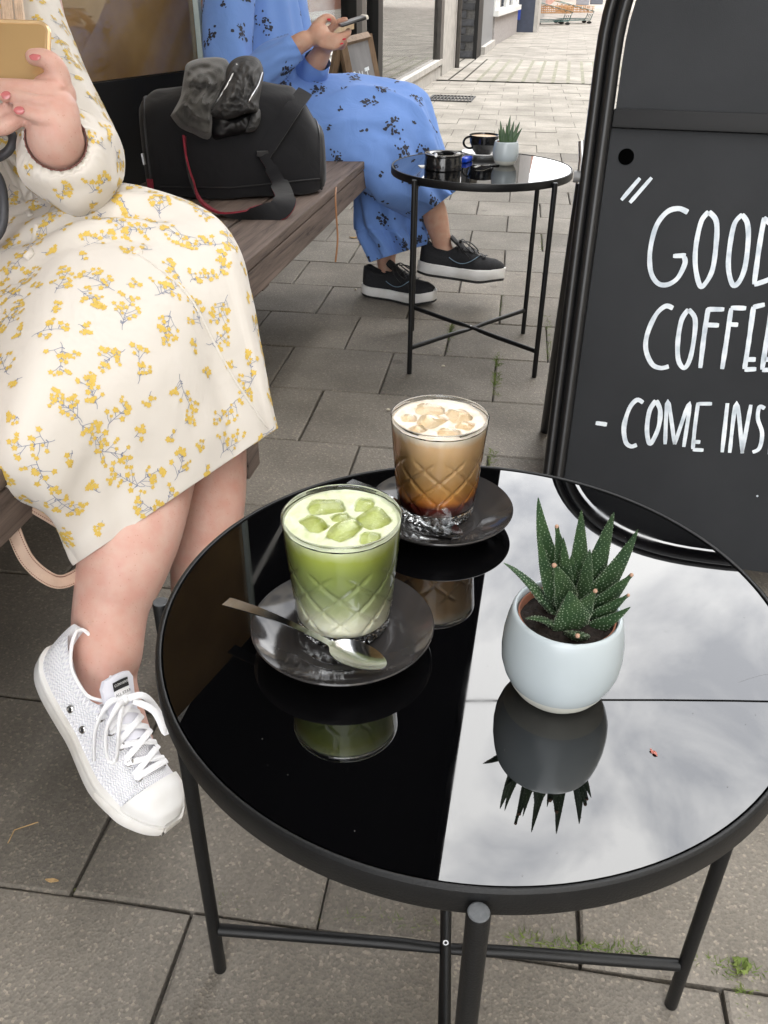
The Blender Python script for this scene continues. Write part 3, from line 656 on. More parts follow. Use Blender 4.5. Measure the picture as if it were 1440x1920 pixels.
def tumbler(c, label, cat, stops, level, foam, ices, seedn, topcol, swirl):
    t = thing('iced_drink', c, label, cat)
    seg = 216; zs = [.0, .0015]+[.004+i*.0016 for i in range(42)]+[.0735, .078, .0815, .085, .0876]
    m = MB(); outer = [(gprof(z)-(.0012 if z == 0 else 0), z) for z in zs if z >= .0115]
    rim = [(gprof(.0888), .0888), (gprof(.089)-.0006, .0894), (gprof(.089)-.0015, .0895), (gprof(.089)-.0021, .0889)]
    inner = [(gprof(z)-.0022, z) for z in (.0876, (.0876+level)/2, level+.0008)]
    m.lathe(outer+rim+inner, c, seg, (False, False), fn=lambda th, z: cut(th, z)); m.build('tumbler_wall', M_gwall, t, smooth=True, angle=60)
    m = MB(); m.lathe([(.0001, .0026), (.018, .0026), (RB-.004, .0010), (RB-.0012, 0), (RB, .0015)]+[(gprof(z), z) for z in (.004, .0072, .0104, .0114)]+[(gprof(.0114)-.0006, .0114), (.0001, .0100)], c, seg, (False, False), fn=flute)
    m.build('tumbler_base', M_gbase, t, smooth=True, angle=28)
    # the drink fills the tumbler, its skin following the cuts
    dm = mat('drink_'+seedn, topcol, .35, spec=.3); zramp(dm, stops, .0115, level, 70, swirl)
    bs(dm).inputs['Subsurface Weight'].default_value = .3; bs(dm).inputs['Subsurface Radius'].default_value = (.006, .005, .003)
    m = MB(); zz = [.0116]+[.014+i*.0016 for i in range(60) if .014+i*.0016 < level-.001]+[level]
    m.lathe([(gprof(z)-.0009, z) for z in zz], c, seg, (True, False), fn=lambda th, z: cut(th, z)*.9); m.build('drink', dm, t, smooth=True, angle=60)
    fm = mat('foam_'+seedn, foam[0], .45, base2=foam[1], vscale=130, bump=.25, bscale=600, spec=.4); zramp(fm, [(0, stops[-3][1]), (.35, stops[-2][1]), (.75, foam[0]), (1, foam[1])], level-.0036, level+.0006, 160, .14); bs(fm).inputs['Subsurface Weight'].default_value = .25; bs(fm).inputs['Subsurface Radius'].default_value = (.004, .004, .003)
    # the surface: flat foam that dips where ice pushes through
    m = MB(); rs = []
    for i in range(61):
        r = (gprof(level)-.0008)*(1-i/60.0)+.0001; ring = []
        for j in range(160):
            x = r*math.cos(2*PI*j/160); y = r*math.sin(2*PI*j/160); z = level+.0005*noise.noise(V((x*140, y*140, len(seedn))))+.0010*max(0, 1-i/3.0)
            for (dx, dy, dz, s, e) in ices:
                q = Euler(e).to_matrix().transposed() @ V((x-dx, y-dy, 0)); k = (abs(q.x/(s[0]*.5))**4+abs(q.y/(s[1]*.5))**4)**.25; z -= .0032*(1-ss(.70, 1.0, k+.12*noise.noise(V((x*260, y*260, dx*900)))))
            ring.append(V((c[0]+x, c[1]+y, c[2]+z)))
        rs.append(ring)
    m.rings(rs, True, (False, True)); fo_ = m.build('surface_foam', fm, t, smooth=True, angle=80)
    for (dx, dy, dz, s, e) in ices:
        m = MB(); icecube(m, V(c)+V((dx, dy, level+dz)), s, Euler(e)); m.build('ice_cube', M_ice, t, smooth=True, angle=60)
    return t
B1 = V((-.1118, .4569, TH+.0052)); B2 = V((-.0690, .6190, TH+.0052))
GHs = 1
mcol = [(0, (.68, .66, .55)), (.15, (.64, .63, .50)), (.30, (.39, .415, .24)), (.5, (.255, .295, .13)), (.72, (.285, .335, .10)), (.88, (.40, .45, .095)), (.96, (.58, .62, .32)), (1, (.68, .72, .48))]
ices1 = [(-.014, .014, -.0055, (.026, .016, .018), (.25, .18, .5)), (.010, .023, -.0062, (.019, .013, .017), (.2, .3, 1.7)), (.020, .006, -.0060, (.022, .020, .020), (.35, -.25, .8)), (-.017, -.007, -.0060, (.022, .014, .018), (-.2, .3, 2.4)), (.004, -.011, -.0048, (.027, .015, .020), (.35, .2, 1.15)), (.022, -.016, -.0066, (.014, .014, .016), (.3, .2, .2)), (-.002, .004, -.0066, (.013, .011, .015), (.2, .3, .7))]
tumbler(B1, 'tumbler of iced green matcha with milk and ice cubes on a saucer', 'drink', mcol, .0842, ((.56, .61, .36), (.76, .79, .62)), ices1, 'matcha', (.6, .7, .2), .05)
ccol = [(0, (.035, .006, .004)), (.11, (.12, .014, .008)), (.18, (.52, .19, .03)), (.30, (.56, .29, .08)), (.5, (.53, .33, .15)), (.72, (.62, .41, .21)), (.90, (.74, .52, .31)), (.955, (.80, .68, .54)), (1, (.88, .80, .70))]
ices2 = [(-.010, .017, -.0056, (.025, .017, .018), (.25, .2, .3)), (.014, .012, -.0056, (.024, .019, .018), (.3, .22, 2.1)), (-.025, -.001, -.0064, (.013, .014, .016), (.2, .3, .2)), (-.006, -.003, -.0050, (.026, .018, .018), (.25, .3, 1.1)), (.010, -.020, -.0058, (.019, .012, .016), (.3, .2, .2)), (.021, -.005, -.0064, (.016, .014, .016), (.2, .3, 1.3)), (-.015, -.019, -.0062, (.014, .012, .016), (.3, .2, .9))]
tumbler(B2, 'tumbler of iced coffee, milky brown over dark red syrup, on a saucer', 'drink', ccol, .0842, ((.72, .58, .45), (.88, .81, .73)), ices2, 'coffee', (.7, .5, .3), .05)
M_spoon = mat('polished_cutlery', (.58, .59, .60), .16, metal=1, var=.08, vscale=60, bump=.05, bscale=60)
def spoon(p0, p1, nrm, label, s=1.0, grp='teaspoons', bowl_r=.0118, flip=1):
    """p0 handle end, p1 bowl tip"""
    p0 = V(p0); p1 = V(p1); d = p1-p0; L = d.length; d.normalize(); n = (V(nrm)-d*V(nrm).dot(d)).normalized(); w = n.cross(d); L0 = L
    rs = []; th = .0009
    qs = [.78*i/40 for i in range(40)]+[1-.22*(1-i/70)**1.0 for i in range(60)]+[1-.22*(1/7)*(1-i/30)**2 for i in range(31)]
    for q in qs:
        x = q*L
        bl = .0205/ L*1.0  # half bowl length share
        cb = 1-bl; e = (q-cb)/bl
        if q > cb-bl: wid = bowl_r*math.sqrt(max(0, 1-e*e))*(1-.12*e)
        else: wid = 0
        hw = .0046*(1-ss(0, .5, q))+.0023*ss(0, .5, q); hw = hw*(1-ss(cb-bl*.8, cb-bl*.4, q))
        ww = max(wid, hw, .0004); bowl = max(0, 1-e*e) if q > cb-bl else 0
        arch = .0035*math.sin(PI*min(1, q/(cb-bl*.9)))
        ring = []
        for j in range(11):
            y = -1+2*j/10; z = arch-flip*.0055*bowl*(1-y*y)
            ring.append(p0+d*x+w*(y*ww)+n*(z+th/2))
        for j in range(11):
            y = 1-2*j/10; z = arch-flip*.0055*bowl*(1-y*y)
            ring.append(p0+d*x+w*(y*ww)+n*(z-th/2))
        rs.append(ring)
    m = MB(); m.rings(rs); o = m.build('teaspoon', M_spoon, smooth=True, angle=50, off=p0); return tag(o, label, 'spoon', grp)
sp0 = PA(424, 1128, 2, TH+.0215); sp1 = PA(723, 1250, 2, TH+.0185)
spoon(sp0, sp1, (0, 0, 1), 'steel teaspoon resting across the saucer of the green drink')
sp0 = PA(655, 903, 2, TH+.022); sp1 = PA(868, 1013, 2, TH+.0175)
spoon(PA(655, 903, 2, TH+.021), PA(866, 1006, 2, TH+.0098), (0, 0, 1), 'steel teaspoon on the saucer behind the green drink, mostly hidden by the tumblers')

# ------------------------------------------------------------------ succulents in pots
M_pot = mat('pale_glazed_pot', (.41, .46, .485), .22, spec=.5, var=.03, vscale=25)
M_potbase = mat('raw_pot_foot', (.50, .50, .45), .6, var=.06, vscale=60, bump=.1, bscale=500)
M_terra = mat('terracotta_liner', (.30, .12, .07), .8, var=.2, vscale=40)
M_soil = mat('potting_soil', (.018, .012, .009), .95, var=.6, vscale=220, bump=1, bscale=350)
def succ_mat():
    m = mat('succulent_skin', (.018, .048, .020), .48, base2=(.042, .085, .030), vscale=60, spec=.4, sss=.0)
    return m
M_succ = succ_mat(); M_tub = mat('pale_tubercle', (.34, .40, .30), .7); M_tip = mat('dried_leaf_tip', (.36, .22, .15), .8)
def leaf(root, base, tip, w, curve=(0, 0, 0), blunt=False, seed=1, dots=True, up=None):
    base = V(base); tip = V(tip); r = random.Random(seed); L = (tip-base).length
    mid = (base+tip)/2+V(curve); n_ = 18; seg = 12; axis = []
    for i in range(n_+1):
        t = i/n_; axis.append(base*(1-t)**2+mid*2*t*(1-t)+tip*t*t)
    d0 = (tip-base).normalized(); out = V(up) if up is not None else V((0, 0, 1)); side = d0.cross(out)
    if side.length < .05: side = d0.cross(V((1, 0, 0)))
    side.normalize(); rings = []; N = side.cross(d0).normalized(); info = []
    for i in range(n_+1):
        t = i/n_; a = axis[max(0, i-1)]; b = axis[min(n_, i+1)]; T = (b-a).normalized(); sd = (side-T*side.dot(T)).normalized(); nn = sd.cross(T).normalized()
        ww = w*(.72+.5*t-.15*t*t if t < .25 else .836*(1-((t-.25)/.75))**.85+.03)*(1 if not blunt else 1)
        if blunt: ww = max(ww, w*.17)
        ring = []
        for j in range(seg):
            th = 2*PI*j/seg; cx = math.cos(th); cz = math.sin(th)
            z = cz*(.50 if cz < 0 else .22)*ww
            if cz < 0: z *= 1.0+.25*(1-abs(cx))
            ring.append(axis[i]+sd*cx*ww+nn*z)
        rings.append(ring); info.append((axis[i], sd, nn, ww))
    m = MB(); m.rings(rings); 
    if dots:
        m.m = 1
        nb = int(L/.0024)
        for k in range(1, nb):
            t = k/nb; f_ = t*n_; i = min(int(f_), n_-1); u = f_-i
            c, sd, nn, ww = [info[i][q]*(1-u)+info[i+1][q]*u for q in range(4)]
            nd = max(2, int(ww*2*3.0/.0030))
            for j in range(nd):
                th = 2*PI*(j+.5*(k % 2)+r.uniform(-.2, .2))/nd; cx = math.cos(th); cz = math.sin(th); z = cz*(.5 if cz < 0 else .22)*ww
                if cz < 0: z *= 1.0+.25*(1-abs(cx))
                p = c+sd*cx*ww+nn*z; s_ = .00044*r.uniform(.7, 1.35)*(1.1-.4*t)
                h = [p+sd*s_, p-sd*s_, p+nn*s_, p-nn*s_, p+sd.cross(nn)*s_*1.3, p-sd.cross(nn)*s_*1.3]
                m.add(h, [(0, 2, 4), (2, 1, 4), (1, 3, 4), (3, 0, 4), (2, 0, 5), (1, 2, 5), (3, 1, 5), (0, 3, 5)])
    if blunt:
        m.m = 2; m.sphere(tip, w*.16, 8, 6)
    return m.build('leaf', [M_succ, M_tub, M_tip], root, smooth=True, angle=60)
def pot_plant(c, s, label, leaves, grp, dots=True):
    t = thing('potted_succulent', c, label, 'plant', grp)
    R = lambda pr: [(a*s*.935, b*s*.835) for a, b in pr]
    m = MB(); m.lathe(R([(.0350, .0160), (.0372, .021), (.0395, .030), (.0402, .040), (.0398, .052), (.0382, .064), (.0362, .0735), (.0352, .0760), (.0340, .0768), (.0328, .0758), (.0326, .071), (.033, .06), (.033, .05)]), c, 96, (False, False)); m.build('pot', M_pot, t, smooth=True, angle=70)
    m = MB(); m.lathe(R([(.0001, .0003), (.0235, .0002), (.0262, .0012), (.0300, .0058), (.0333, .0118), (.0350, .0161)]), c, 96, (False, False)); m.build('pot_foot', M_potbase, t, smooth=True, angle=70)
    m = MB(); m.lathe(R([(.0316, .05), (.0317, .0725), (.0308, .0730), (.0302, .071), (.0300, .05)]), c, 64, (False, False)); m.build('inner_pot', M_terra, t, smooth=True, angle=50)
    m = MB(); rs = []
    for i in range(14):
        r = .0284*s*(1-i/13.0)+.0001
        rs.append([V((c[0]+r*math.cos(2*PI*j/48), c[1]+r*math.sin(2*PI*j/48), c[2]+.0550*s+.0022*s*noise.noise(V((r*math.cos(2*PI*j/48), r*math.sin(2*PI*j/48), 1))*190/s))) for j in range(48)])
    m.rings(rs, True, (False, True)); m.build('soil', M_soil, t)
    for i, lf in enumerate(leaves): leaf(t, dots=dots, seed=i, **lf)
    return t
PC = V((.0368, .4245, TH))
dP = (PC+V((0, 0, .08))-EYE).dot(FWD)
LV = []
vw = -FWD
for (b, tip, dt, w, cu, bl, up) in [
    ((1056, 1122), (1009, 933), -.018, .0080, (-.006, 0, .004), 0, vw),
    ((1066, 1112), (1044, 987), -.030, .0068, (-.002, .004, .004), 1, vw),
    ((1082, 1120), (1090, 957), -.035, .0076, (0, .006, .004), 0, vw),
    ((1098, 1114), (1151, 961), -.036, .0082, (.001, .006, .003), 0, vw),
    ((1102, 1126), (1196, 993), -.030, .0080, (.004, .003, -.002), 0, vw),
    ((1106, 1142), (1184, 1078), -.020, .0070, (.002, 0, .003), 1, vw),
    ((1108, 1158), (1178, 1116), -.018, .0060, (0, 0, .002), 1, vw),
    ((1104, 1170), (1182, 1138), -.018, .0056, (0, 0, -.003), 0, vw),
    ((1048, 1145), (944, 1055), .008, .0072, (-.002, 0, .010), 0, V((0, 0, 1))),
    ((1050, 1165), (985, 1160), -.012, .0056, (0, 0, .006), 0, V((0, 0, 1))),
    ((1052, 1132), (1012, 1003), -.022, .0058, (-.006, 0, .003), 0, vw),
    ((1066, 1138), (1039, 1060), -.026, .0086, (.001, 0, .006), 1, vw),
    ((1076, 1160), (1116, 1108), -.026, .0078, (0, 0, .004), 1, vw),
    ((1072, 1172), (1068, 1108), -.024, .0130, (0, 0, -.001), 0, vw),
    ((1062, 1126), (1056, 1008), -.026, .0058, (0, .004, .002), 0, vw),
    ((1080, 1178), (1083, 1192), -.022, .0085, (0, 0, .002), 1, V((0, 0, 1))),
    ((1092, 1124), (1106, 1030), -.020, .0062, (0, .004, .002), 0, vw),
    ((1070, 1120), (1072, 1040), -.010, .0062, (0, .004, .002), 0, vw)]:
    LV.append(dict(base=G(b[0], b[1]+12, TH+.050), tip=P(tip[0], tip[1], dP+dt), w=w*1.1, curve=cu, blunt=bool(bl), up=up))
pot_plant(PC, 1.0, 'spiky dark green succulent in a pale pot mirrored in the near glass table top', LV, 'potted succulents on the tables')
PC2 = V((-.1235, 2.300, TH)); l2 = []
d2 = (PC2+V((0, 0, .07))-EYE).dot(FWD)
for (b, tip, dt, w) in [((943, 268), (938, 226), 0, .0055), ((950, 268), (957, 216), .01, .0060), ((955, 268), (964, 226), -.01, .0055), ((958, 268), (975, 228), .0, .0060), ((960, 270), (979, 240), -.01, .0055), ((946, 270), (944, 238), -.015, .0055), ((951, 270), (950, 232), -.02, .0055), ((941, 270), (935, 240), .01, .005)]:
    l2.append(dict(base=P(b[0], b[1], d2), tip=P(tip[0], tip[1], d2+dt), w=w*1.2, up=vw))
pot_plant(PC2, .86, 'small succulent in a pale pot beside the black cup and ashtray', l2, 'potted succulents on the tables', dots=False)
# ------------------------------------------------------------------ things on the far table
M_blackgloss = mat('black_glazed_ceramic', (.010, .010, .011), .12, spec=.6)
ac = V((-.268, 2.205, TH))
ash = thing('ashtray', ac, 'round glossy black ashtray with notched rim beside the blue lighter', 'ashtray')
m = MB(); m.lathe([(.0001, .0004), (.044, .0004), (.0455, .002), (.0455, .0300), (.0445, .0315), (.0300, .0315), (.0285, .030), (.028, .012), (.0001, .010)], ac, 64, (False, False)); m.build('bowl', M_blackgloss, ash, smooth=True, angle=40)
m = MB(); m.lathe([(.0446, .0318), (.0468, .0325), (.0473, .0345), (.0462, .0362), (.0310, .0358), (.0288, .034), (.0288, .0318)], ac, 64, (False, False)); m.build('rim', M_blackgloss, ash, smooth=True, angle=50)
m = MB(); m.tube([ac+V((-.012, -.046, .0372)), ac+V((-.016, -.022, .036))], .0036, 10); m.build('cigarette_rest', M_steel, ash, smooth=True)
c = V((-.188, 2.405, TH)); saucer(c, .056, 'pale rimmed saucer under the small black coffee cup', mat('white_ceramic', (.75, .75, .74), .15), None, .012)
cup = thing('coffee_cup', c, 'small black cup of milky coffee on a pale saucer behind the succulent', 'cup')
cz = c+V((0, 0, .0046))
m = MB(); m.lathe([(.0001, .0006), (.019, .0004), (.021, .003), (.030, .014), (.0365, .032), (.0385, .048), (.0375, .0485), (.0362, .046), (.034, .034), (.028, .016), (.0001, .006)], cz, 64, (False, False)); m.build('cup_body', M_blackgloss, cup, smooth=True, angle=60)
m = MB(); m.tube([cz+V((-math.cos(a)*.017-.034, -.012-.004*math.cos(a), .030+math.sin(a)*.014)) for a in [(-1.9+i*3.8/14) for i in range(15)]], .0042, 10, flat=.7); m.build('handle', M_blackgloss, cup, smooth=True)
m = MB(); m.lathe([(.0368, .0440), (.0001, .0445)], cz, 48, (False, False)); m.build('coffee', mat('flat_white', (.50, .30, .16), .4, base2=(.75, .58, .42), vscale=70), cup, smooth=True)
lp = G(874, 303, TH)
lt = thing('lighter', lp, 'blue plastic lighter lying beside the ashtray', 'lighter')
ld = V((.25, .97, 0)).normalized(); M_blue = mat('blue_plastic', (.01, .06, .55), .25, spec=.6)
m = MB(); m.box(lp+V((0, 0, .0062)), (.020, .045, .0118), .004, rz=-.25); m.build('body', M_blue, lt, smooth=True)
m = MB(); m.box(lp+V((0, 0, .0062))+V((.0075, .029, 0)), (.018, .013, .011), .002, rz=-.25); m.build('metal_top', M_steel, lt, smooth=True)
M_paper = mat('white_paper', (.8, .8, .78), .8)
pp = G(793, 312, TH)
m = MB(); m.box(pp+V((.012, .0, .0008)), (.042, .03, .0012), rz=.4); tag(m.build('paper_slip', M_paper, off=pp), 'white paper slip tucked under the edge of the ashtray', 'paper')
pp = G(866, 292, TH)
m = MB(); m.box(pp+V((0, 0.01, .0012)), (.05, .032, .0018), rz=-.3); tag(m.build('sugar_packet', M_paper, off=pp), 'white packet lying behind the blue lighter', 'packet')
spoon(G(890, 314, TH+.003), G(940, 306, TH+.003), (0, 0, 1), 'steel teaspoon lying in front of the small black cup', bowl_r=.010)
# ------------------------------------------------------------------ chalkboard A-board
SO = V((.071, 1.25, 0)); SROT = math.radians(-2.0); SLEAN = math.radians(13.0)
s_ax = V((math.cos(SROT), math.sin(SROT), 0)); s_n = V((-math.sin(SROT), math.cos(SROT), 0)); s_up = V((0, 0, 1))*math.cos(SLEAN)+s_n*math.sin(SLEAN); s_front = s_ax.cross(s_up)
if s_front.y > 0: s_front = -s_front
def SP(s, h, o=0): return SO+s_ax*s+s_up*h+s_front*o
def onsign(u, v, o=0):
    d = ray(u, v); t = (SO+s_front*o-EYE).dot(s_front)/d.dot(s_front); q = EYE+d*t; return q
def sh(u, v):
    q = onsign(u, v)-SO; return q.dot(s_ax), q.dot(s_up)
M_board = mat('chalkboard_black', (.009, .010, .0118), .6, spec=.22, base2=(.019, .0205, .0230), vscale=4, bump=.08, bscale=700)
M_signframe = mat('black_sign_frame', (.008, .008, .0085), .32, spec=.42, bump=.05, bscale=300)
M_chalk = mat('white_chalk_paint', (.70, .735, .76), .8, base2=(.40, .45, .50), vscale=55)
SW, SHs, STOP = .60, .80, 1.075         # board width, where the arch springs, its top
sign = thing('chalkboard_sign', SP(SW/2, 0)*1.0, 'big arched black chalkboard pavement sign reading GOOD COFFEE COME INSIDE', 'sign'); sign.location.z = 0
def arch(inset, n=40):
    """outline from bottom left over the arch to bottom right"""
    a = SW/2-inset; b = STOP-SHs-inset; pts = [(inset, .0)]
    pts += [(inset, SHs*.33), (inset, SHs*.66)]
    for i in range(n+1):
        th = PI-PI*i/n; pts.append((SW/2+a*abs(math.cos(th))**.85*(1 if math.cos(th) > 0 else -1), SHs+b*abs(math.sin(th))**.85))
    pts += [(SW-inset, SHs*.66), (SW-inset, SHs*.33), (SW-inset, .0)]
    return pts
hr = sh(1140, 222)[1]
fr = MB(); fr.tube([SP(s, h, .006) for s, h in arch(-.010)], .0105, 14, up=s_front, flat=1.3); fr.build('outer_frame', M_signframe, sign, smooth=True, angle=50)
fr = MB(); fr.tube([SP(s, h, .004) for s, h in arch(-.028)], .009, 12, up=s_front, flat=1.5); fr.build('frame_edge', M_signframe, sign, smooth=True, angle=50)
m = MB(); m.rings([[SP(.0, .05, o), SP(SW, .05, o), SP(SW, hr-.008, o), SP(.0, hr-.008, o)] for o in (-.008, .0)]); m.build('message_panel', M_board, sign)
ar = [(s, h) for s, h in arch(.003) if h > hr]; ar = [(ar[0][0], hr+.006)]+ar+[(ar[-1][0], hr+.006)]
m = MB(); m.rings([[SP(s, h, o) for s, h in ar] for o in (-.010, -.003)]); m.build('header_panel', M_board, sign)
m = MB(); m.box((0, 0, 0), (SW, .016, .026), .003); 
M3 = Matrix((s_ax, -s_front, s_up)).transposed(); m.v = [M3 @ v+SP(SW/2, hr, .004) for v in m.v]; m.build('rail', mat('matt_black_rail', (.006, .006, .0065), .55, spec=.25), sign, smooth=True)
hc = onsign(1174, 294); m = MB(); m.disc(hc+s_front*.0012, .0115, s_front, 28); m.build('round_hole', mat('hole_black', (.001, .001, .001), .9, spec=0), sign)
# the hinged back frame
bf = V((.044, 1.807, 0)); bw = s_ax*SW
hinge = onsign(1090, 325)-s_ax*.0; hL = SO+s_ax*-.03+s_up*(sh(1088, 325)[1])
for k in (0, 1):
    m = MB(); m.tube([bf+bw*k, hL+bw*k*1.07+s_n*.025], .0115, 12, flat=1.0); lg = m.build('back_leg', M_signframe, sign, smooth=True)
    m = MB(); a = bf+bw*k; b = hL+bw*k*1.07+s_n*.025; m.tube([a.lerp(b, .14)+s_ax*.012, a.lerp(b, 1)+s_ax*.012], .018, 8, flat=.7); m.build('back_leg_channel', M_signframe, lg, smooth=True, angle=40)
m = MB(); pts = [bf+s_ax*.03, bf+bw-s_ax*.03]; m.rings([[bf.lerp(hL, .14)+s_ax*.03+s_n*o, bf.lerp(hL, .14)+bw-s_ax*.03+s_n*o, hL+bw-s_ax*.03+s_n*o, hL+s_ax*.03+s_n*o] for o in (.02, .028)]); m.build('back_panel', M_board, sign)
m = MB(); q = hL+V((-.006, 0, 0)); m.tube([q+s_up*.045-s_ax*.004, q+s_up*.02, q-s_up*.015], .0055, 10); m.build('hinge_bracket', M_steel, sign, smooth=True)
m = MB(); m.tube([q-s_ax*.010-s_up*.005+s_front*.002, q+s_ax*.012-s_up*.005+s_front*.002], .0085, 14); m.build('hinge_bolt', mat('grey_bolt', (.13, .13, .13), .4), sign, smooth=True)
# chalk lettering, one mesh for each letter
def stroke(mb, pts, w):
    q = [onsign(u, v, .0012) for u, v in pts]; q = spline(q, 6) if len(q) > 2 else [q[0].lerp(q[1], i/6) for i in range(7)]
    n_ = len(q); ws = [w*(1+.18*noise.noise(p*60))*(.8 if i in (0, n_-1) else 1) for i, p in enumerate(q)]
    mb.ribbon(q, ws, s_front)
U = 1.42/F_PX
def letter(strokes, w=8.0): 
    m = MB()
    for s in strokes: stroke(m, s, w*U)
    # tiny steps keep crossing strokes apart
    o = m.build('chalk_letter', M_chalk, sign)
letter([[(1165, 375), (1200, 334)], [(1181, 380), (1222, 333)]], 6.8)
letter([[(1290, 398), (1272, 391), (1250, 398), (1230, 425), (1219, 470), (1220, 508), (1232, 530), (1250, 534), (1270, 522), (1284, 495), (1283, 482)], [(1262, 480), (1286, 479)]])
letter([[(1329, 397), (1315, 415), (1305, 460), (1304, 500), (1312, 535), (1322, 532), (1336, 505), (1343, 455), (1343, 415), (1329, 397)]])
letter([[(1392, 402), (1377, 420), (1368, 465), (1366, 505), (1374, 534), (1386, 528), (1397, 500), (1403, 450), (1401, 418), (1391, 402)]])
letter([[(1433, 408), (1424, 460), (1414, 533)], [(1432, 408), (1462, 440), (1470, 478), (1455, 516), (1414, 534)]])
letter([[(1262, 578), (1248, 574), (1230, 590), (1214, 625), (1211, 655), (1222, 682), (1238, 690), (1254, 687)]])
letter([[(1291, 580), (1278, 600), (1271, 640), (1272, 675), (1283, 690), (1294, 672), (1302, 630), (1303, 597), (1291, 580)]])
letter([[(1328, 578), (1320, 630), (1313, 690)], [(1326, 580), (1358, 580)], [(1322, 609), (1348, 610)]])
letter([[(1371, 578), (1362, 640), (1354, 692)], [(1370, 577), (1399, 578)], [(1365, 608), (1384, 609)]])
letter([[(1413, 575), (1404, 640), (1396, 692)], [(1412, 576), (1434, 571)], [(1400, 674), (1417, 674)], [(1396, 693), (1418, 692)]])
letter([[(1447, 575), (1437, 640), (1429, 693)], [(1446, 576), (1470, 572)], [(1433, 674), (1452, 674)], [(1429, 694), (1455, 693)]])
letter([[(1117, 793), (1138, 796)]], 8)
letter([[(1206, 755), (1194, 750), (1180, 766), (1170, 800), (1173, 828), (1183, 837), (1194, 834)]])
letter([[(1230, 751), (1218, 770), (1213, 805), (1217, 830), (1224, 826), (1235, 800), (1238, 770), (1230, 751)]])
letter([[(1247, 833), (1252, 752), (1265, 833)], [(1265, 833), (1293, 755), (1282, 838)]], 6.8)
letter([[(1309, 755), (1303, 800), (1299, 842)], [(1308, 757), (1335, 757)], [(1300, 828), (1313, 829)], [(1299, 843), (1319, 844)]], 6.8)
letter([[(1364, 756), (1354, 848)]], 7.2)
letter([[(1368, 849), (1381, 755), (1392, 850)], [(1391, 850), (1408, 759)]], 6.8)
letter([[(1434, 766), (1424, 763), (1421, 785), (1429, 812), (1424, 840), (1411, 848)]], 6.8)
letter([[(1452, 762), (1443, 852)]], 7.2)
letter([[(1474, 762), (1464, 853)], [(1473, 763), (1496, 800), (1464, 854)]], 6.8)
letter([[(1522, 764), (1510, 854)], [(1521, 765), (1545, 765)], [(1513, 835), (1530, 836)], [(1510, 855), (1534, 856)]], 6.8)
# paint chips and drips
m = MB()
for (u, v_, r) in [(1145, 195, 2.5), (1150, 199, 3), (1078, 690, 1.6), (1420, 930, 2)]: m.disc(onsign(u, v_, .0013), r*U, s_front, 6)
m.build('paint_chip', M_chalk, sign)
m = MB()
for (pts) in [[(1068, 742), (1061, 765), (1056, 790)]]: stroke(m, pts, 3*U)
m.build('red_mark', mat('red_mark', (.35, .03, .02), .6), sign)
# ------------------------------------------------------------------ cloth, skin and print helpers
def cloth_mat(name, c, rough=.75, weave=900, bump=.12, sheen=.2, wr=0, wrs=14, trans=0):
    m = mat(name, c, rough, spec=.25, var=.03, vscale=9, sheen=sheen); n = m.node_tree; b = bs(m)
    geo = n.nodes.new('ShaderNodeNewGeometry')
    a = n.nodes.new('ShaderNodeTexNoise'); a.inputs['Scale'].default_value = weave; n.links.new(geo.outputs['Position'], a.inputs['Vector'])
    b1 = n.nodes.new('ShaderNodeBump'); b1.inputs['Strength'].default_value = bump; b1.inputs['Distance'].default_value = .0006; n.links.new(a.outputs[0], b1.inputs['Height'])
    if wr:
        w = n.nodes.new('ShaderNodeTexNoise'); w.inputs['Scale'].default_value = wrs; w.inputs['Detail'].default_value = 3; w.inputs['Distortion'].default_value = .8; n.links.new(geo.outputs['Position'], w.inputs['Vector'])
        b2 = n.nodes.new('ShaderNodeBump'); b2.inputs['Strength'].default_value = wr; b2.inputs['Distance'].default_value = .012; n.links.new(w.outputs[0], b2.inputs['Height']); n.links.new(b1.outputs[0], b2.inputs['Normal']); n.links.new(b2.outputs[0], b.inputs['Normal'])
    else: n.links.new(b1.outputs[0], b.inputs['Normal'])
    return m
def skin_mat(name, c, c2):
    m = mat(name, c, .50, spec=.32, base2=c2, vscale=9, detail=5, bump=.16, bscale=520, sss=.12); n = m.node_tree; b = bs(m)
    old = b.inputs['Base Color'].links[0].from_socket; geo = n.nodes.new('ShaderNodeNewGeometry')
    a = n.nodes.new('ShaderNodeTexNoise'); a.inputs['Scale'].default_value = 55; a.inputs['Detail'].default_value = 5; n.links.new(geo.outputs['Position'], a.inputs['Vector'])
    r1 = n.nodes.new('ShaderNodeValToRGB'); r1.color_ramp.elements[0].position = .3; r1.color_ramp.elements[0].color = (1.0, .86, .84, 1); r1.color_ramp.elements[1].position = .7; r1.color_ramp.elements[1].color = (1.03, 1.05, 1.05, 1); n.links.new(a.outputs[0], r1.inputs[0])
    v = n.nodes.new('ShaderNodeTexVoronoi'); v.inputs['Scale'].default_value = 170; n.links.new(geo.outputs['Position'], v.inputs['Vector'])
    r2 = n.nodes.new('ShaderNodeValToRGB'); r2.color_ramp.elements[0].position = .05; r2.color_ramp.elements[0].color = (.84, .74, .70, 1); r2.color_ramp.elements[1].position = .16; r2.color_ramp.elements[1].color = (1, 1, 1, 1); n.links.new(v.outputs['Distance'], r2.inputs[0])
    for src in (r1.outputs[0], r2.outputs[0]):
        mx = n.nodes.new('ShaderNodeMix'); mx.data_type = 'RGBA'; mx.blend_type = 'MULTIPLY'; mx.inputs['Factor'].default_value = 1; n.links.new(old, mx.inputs[6]); n.links.new(src, mx.inputs[7]); old = mx.outputs[2]
    n.links.new(old, b.inputs['Base Color']); return m
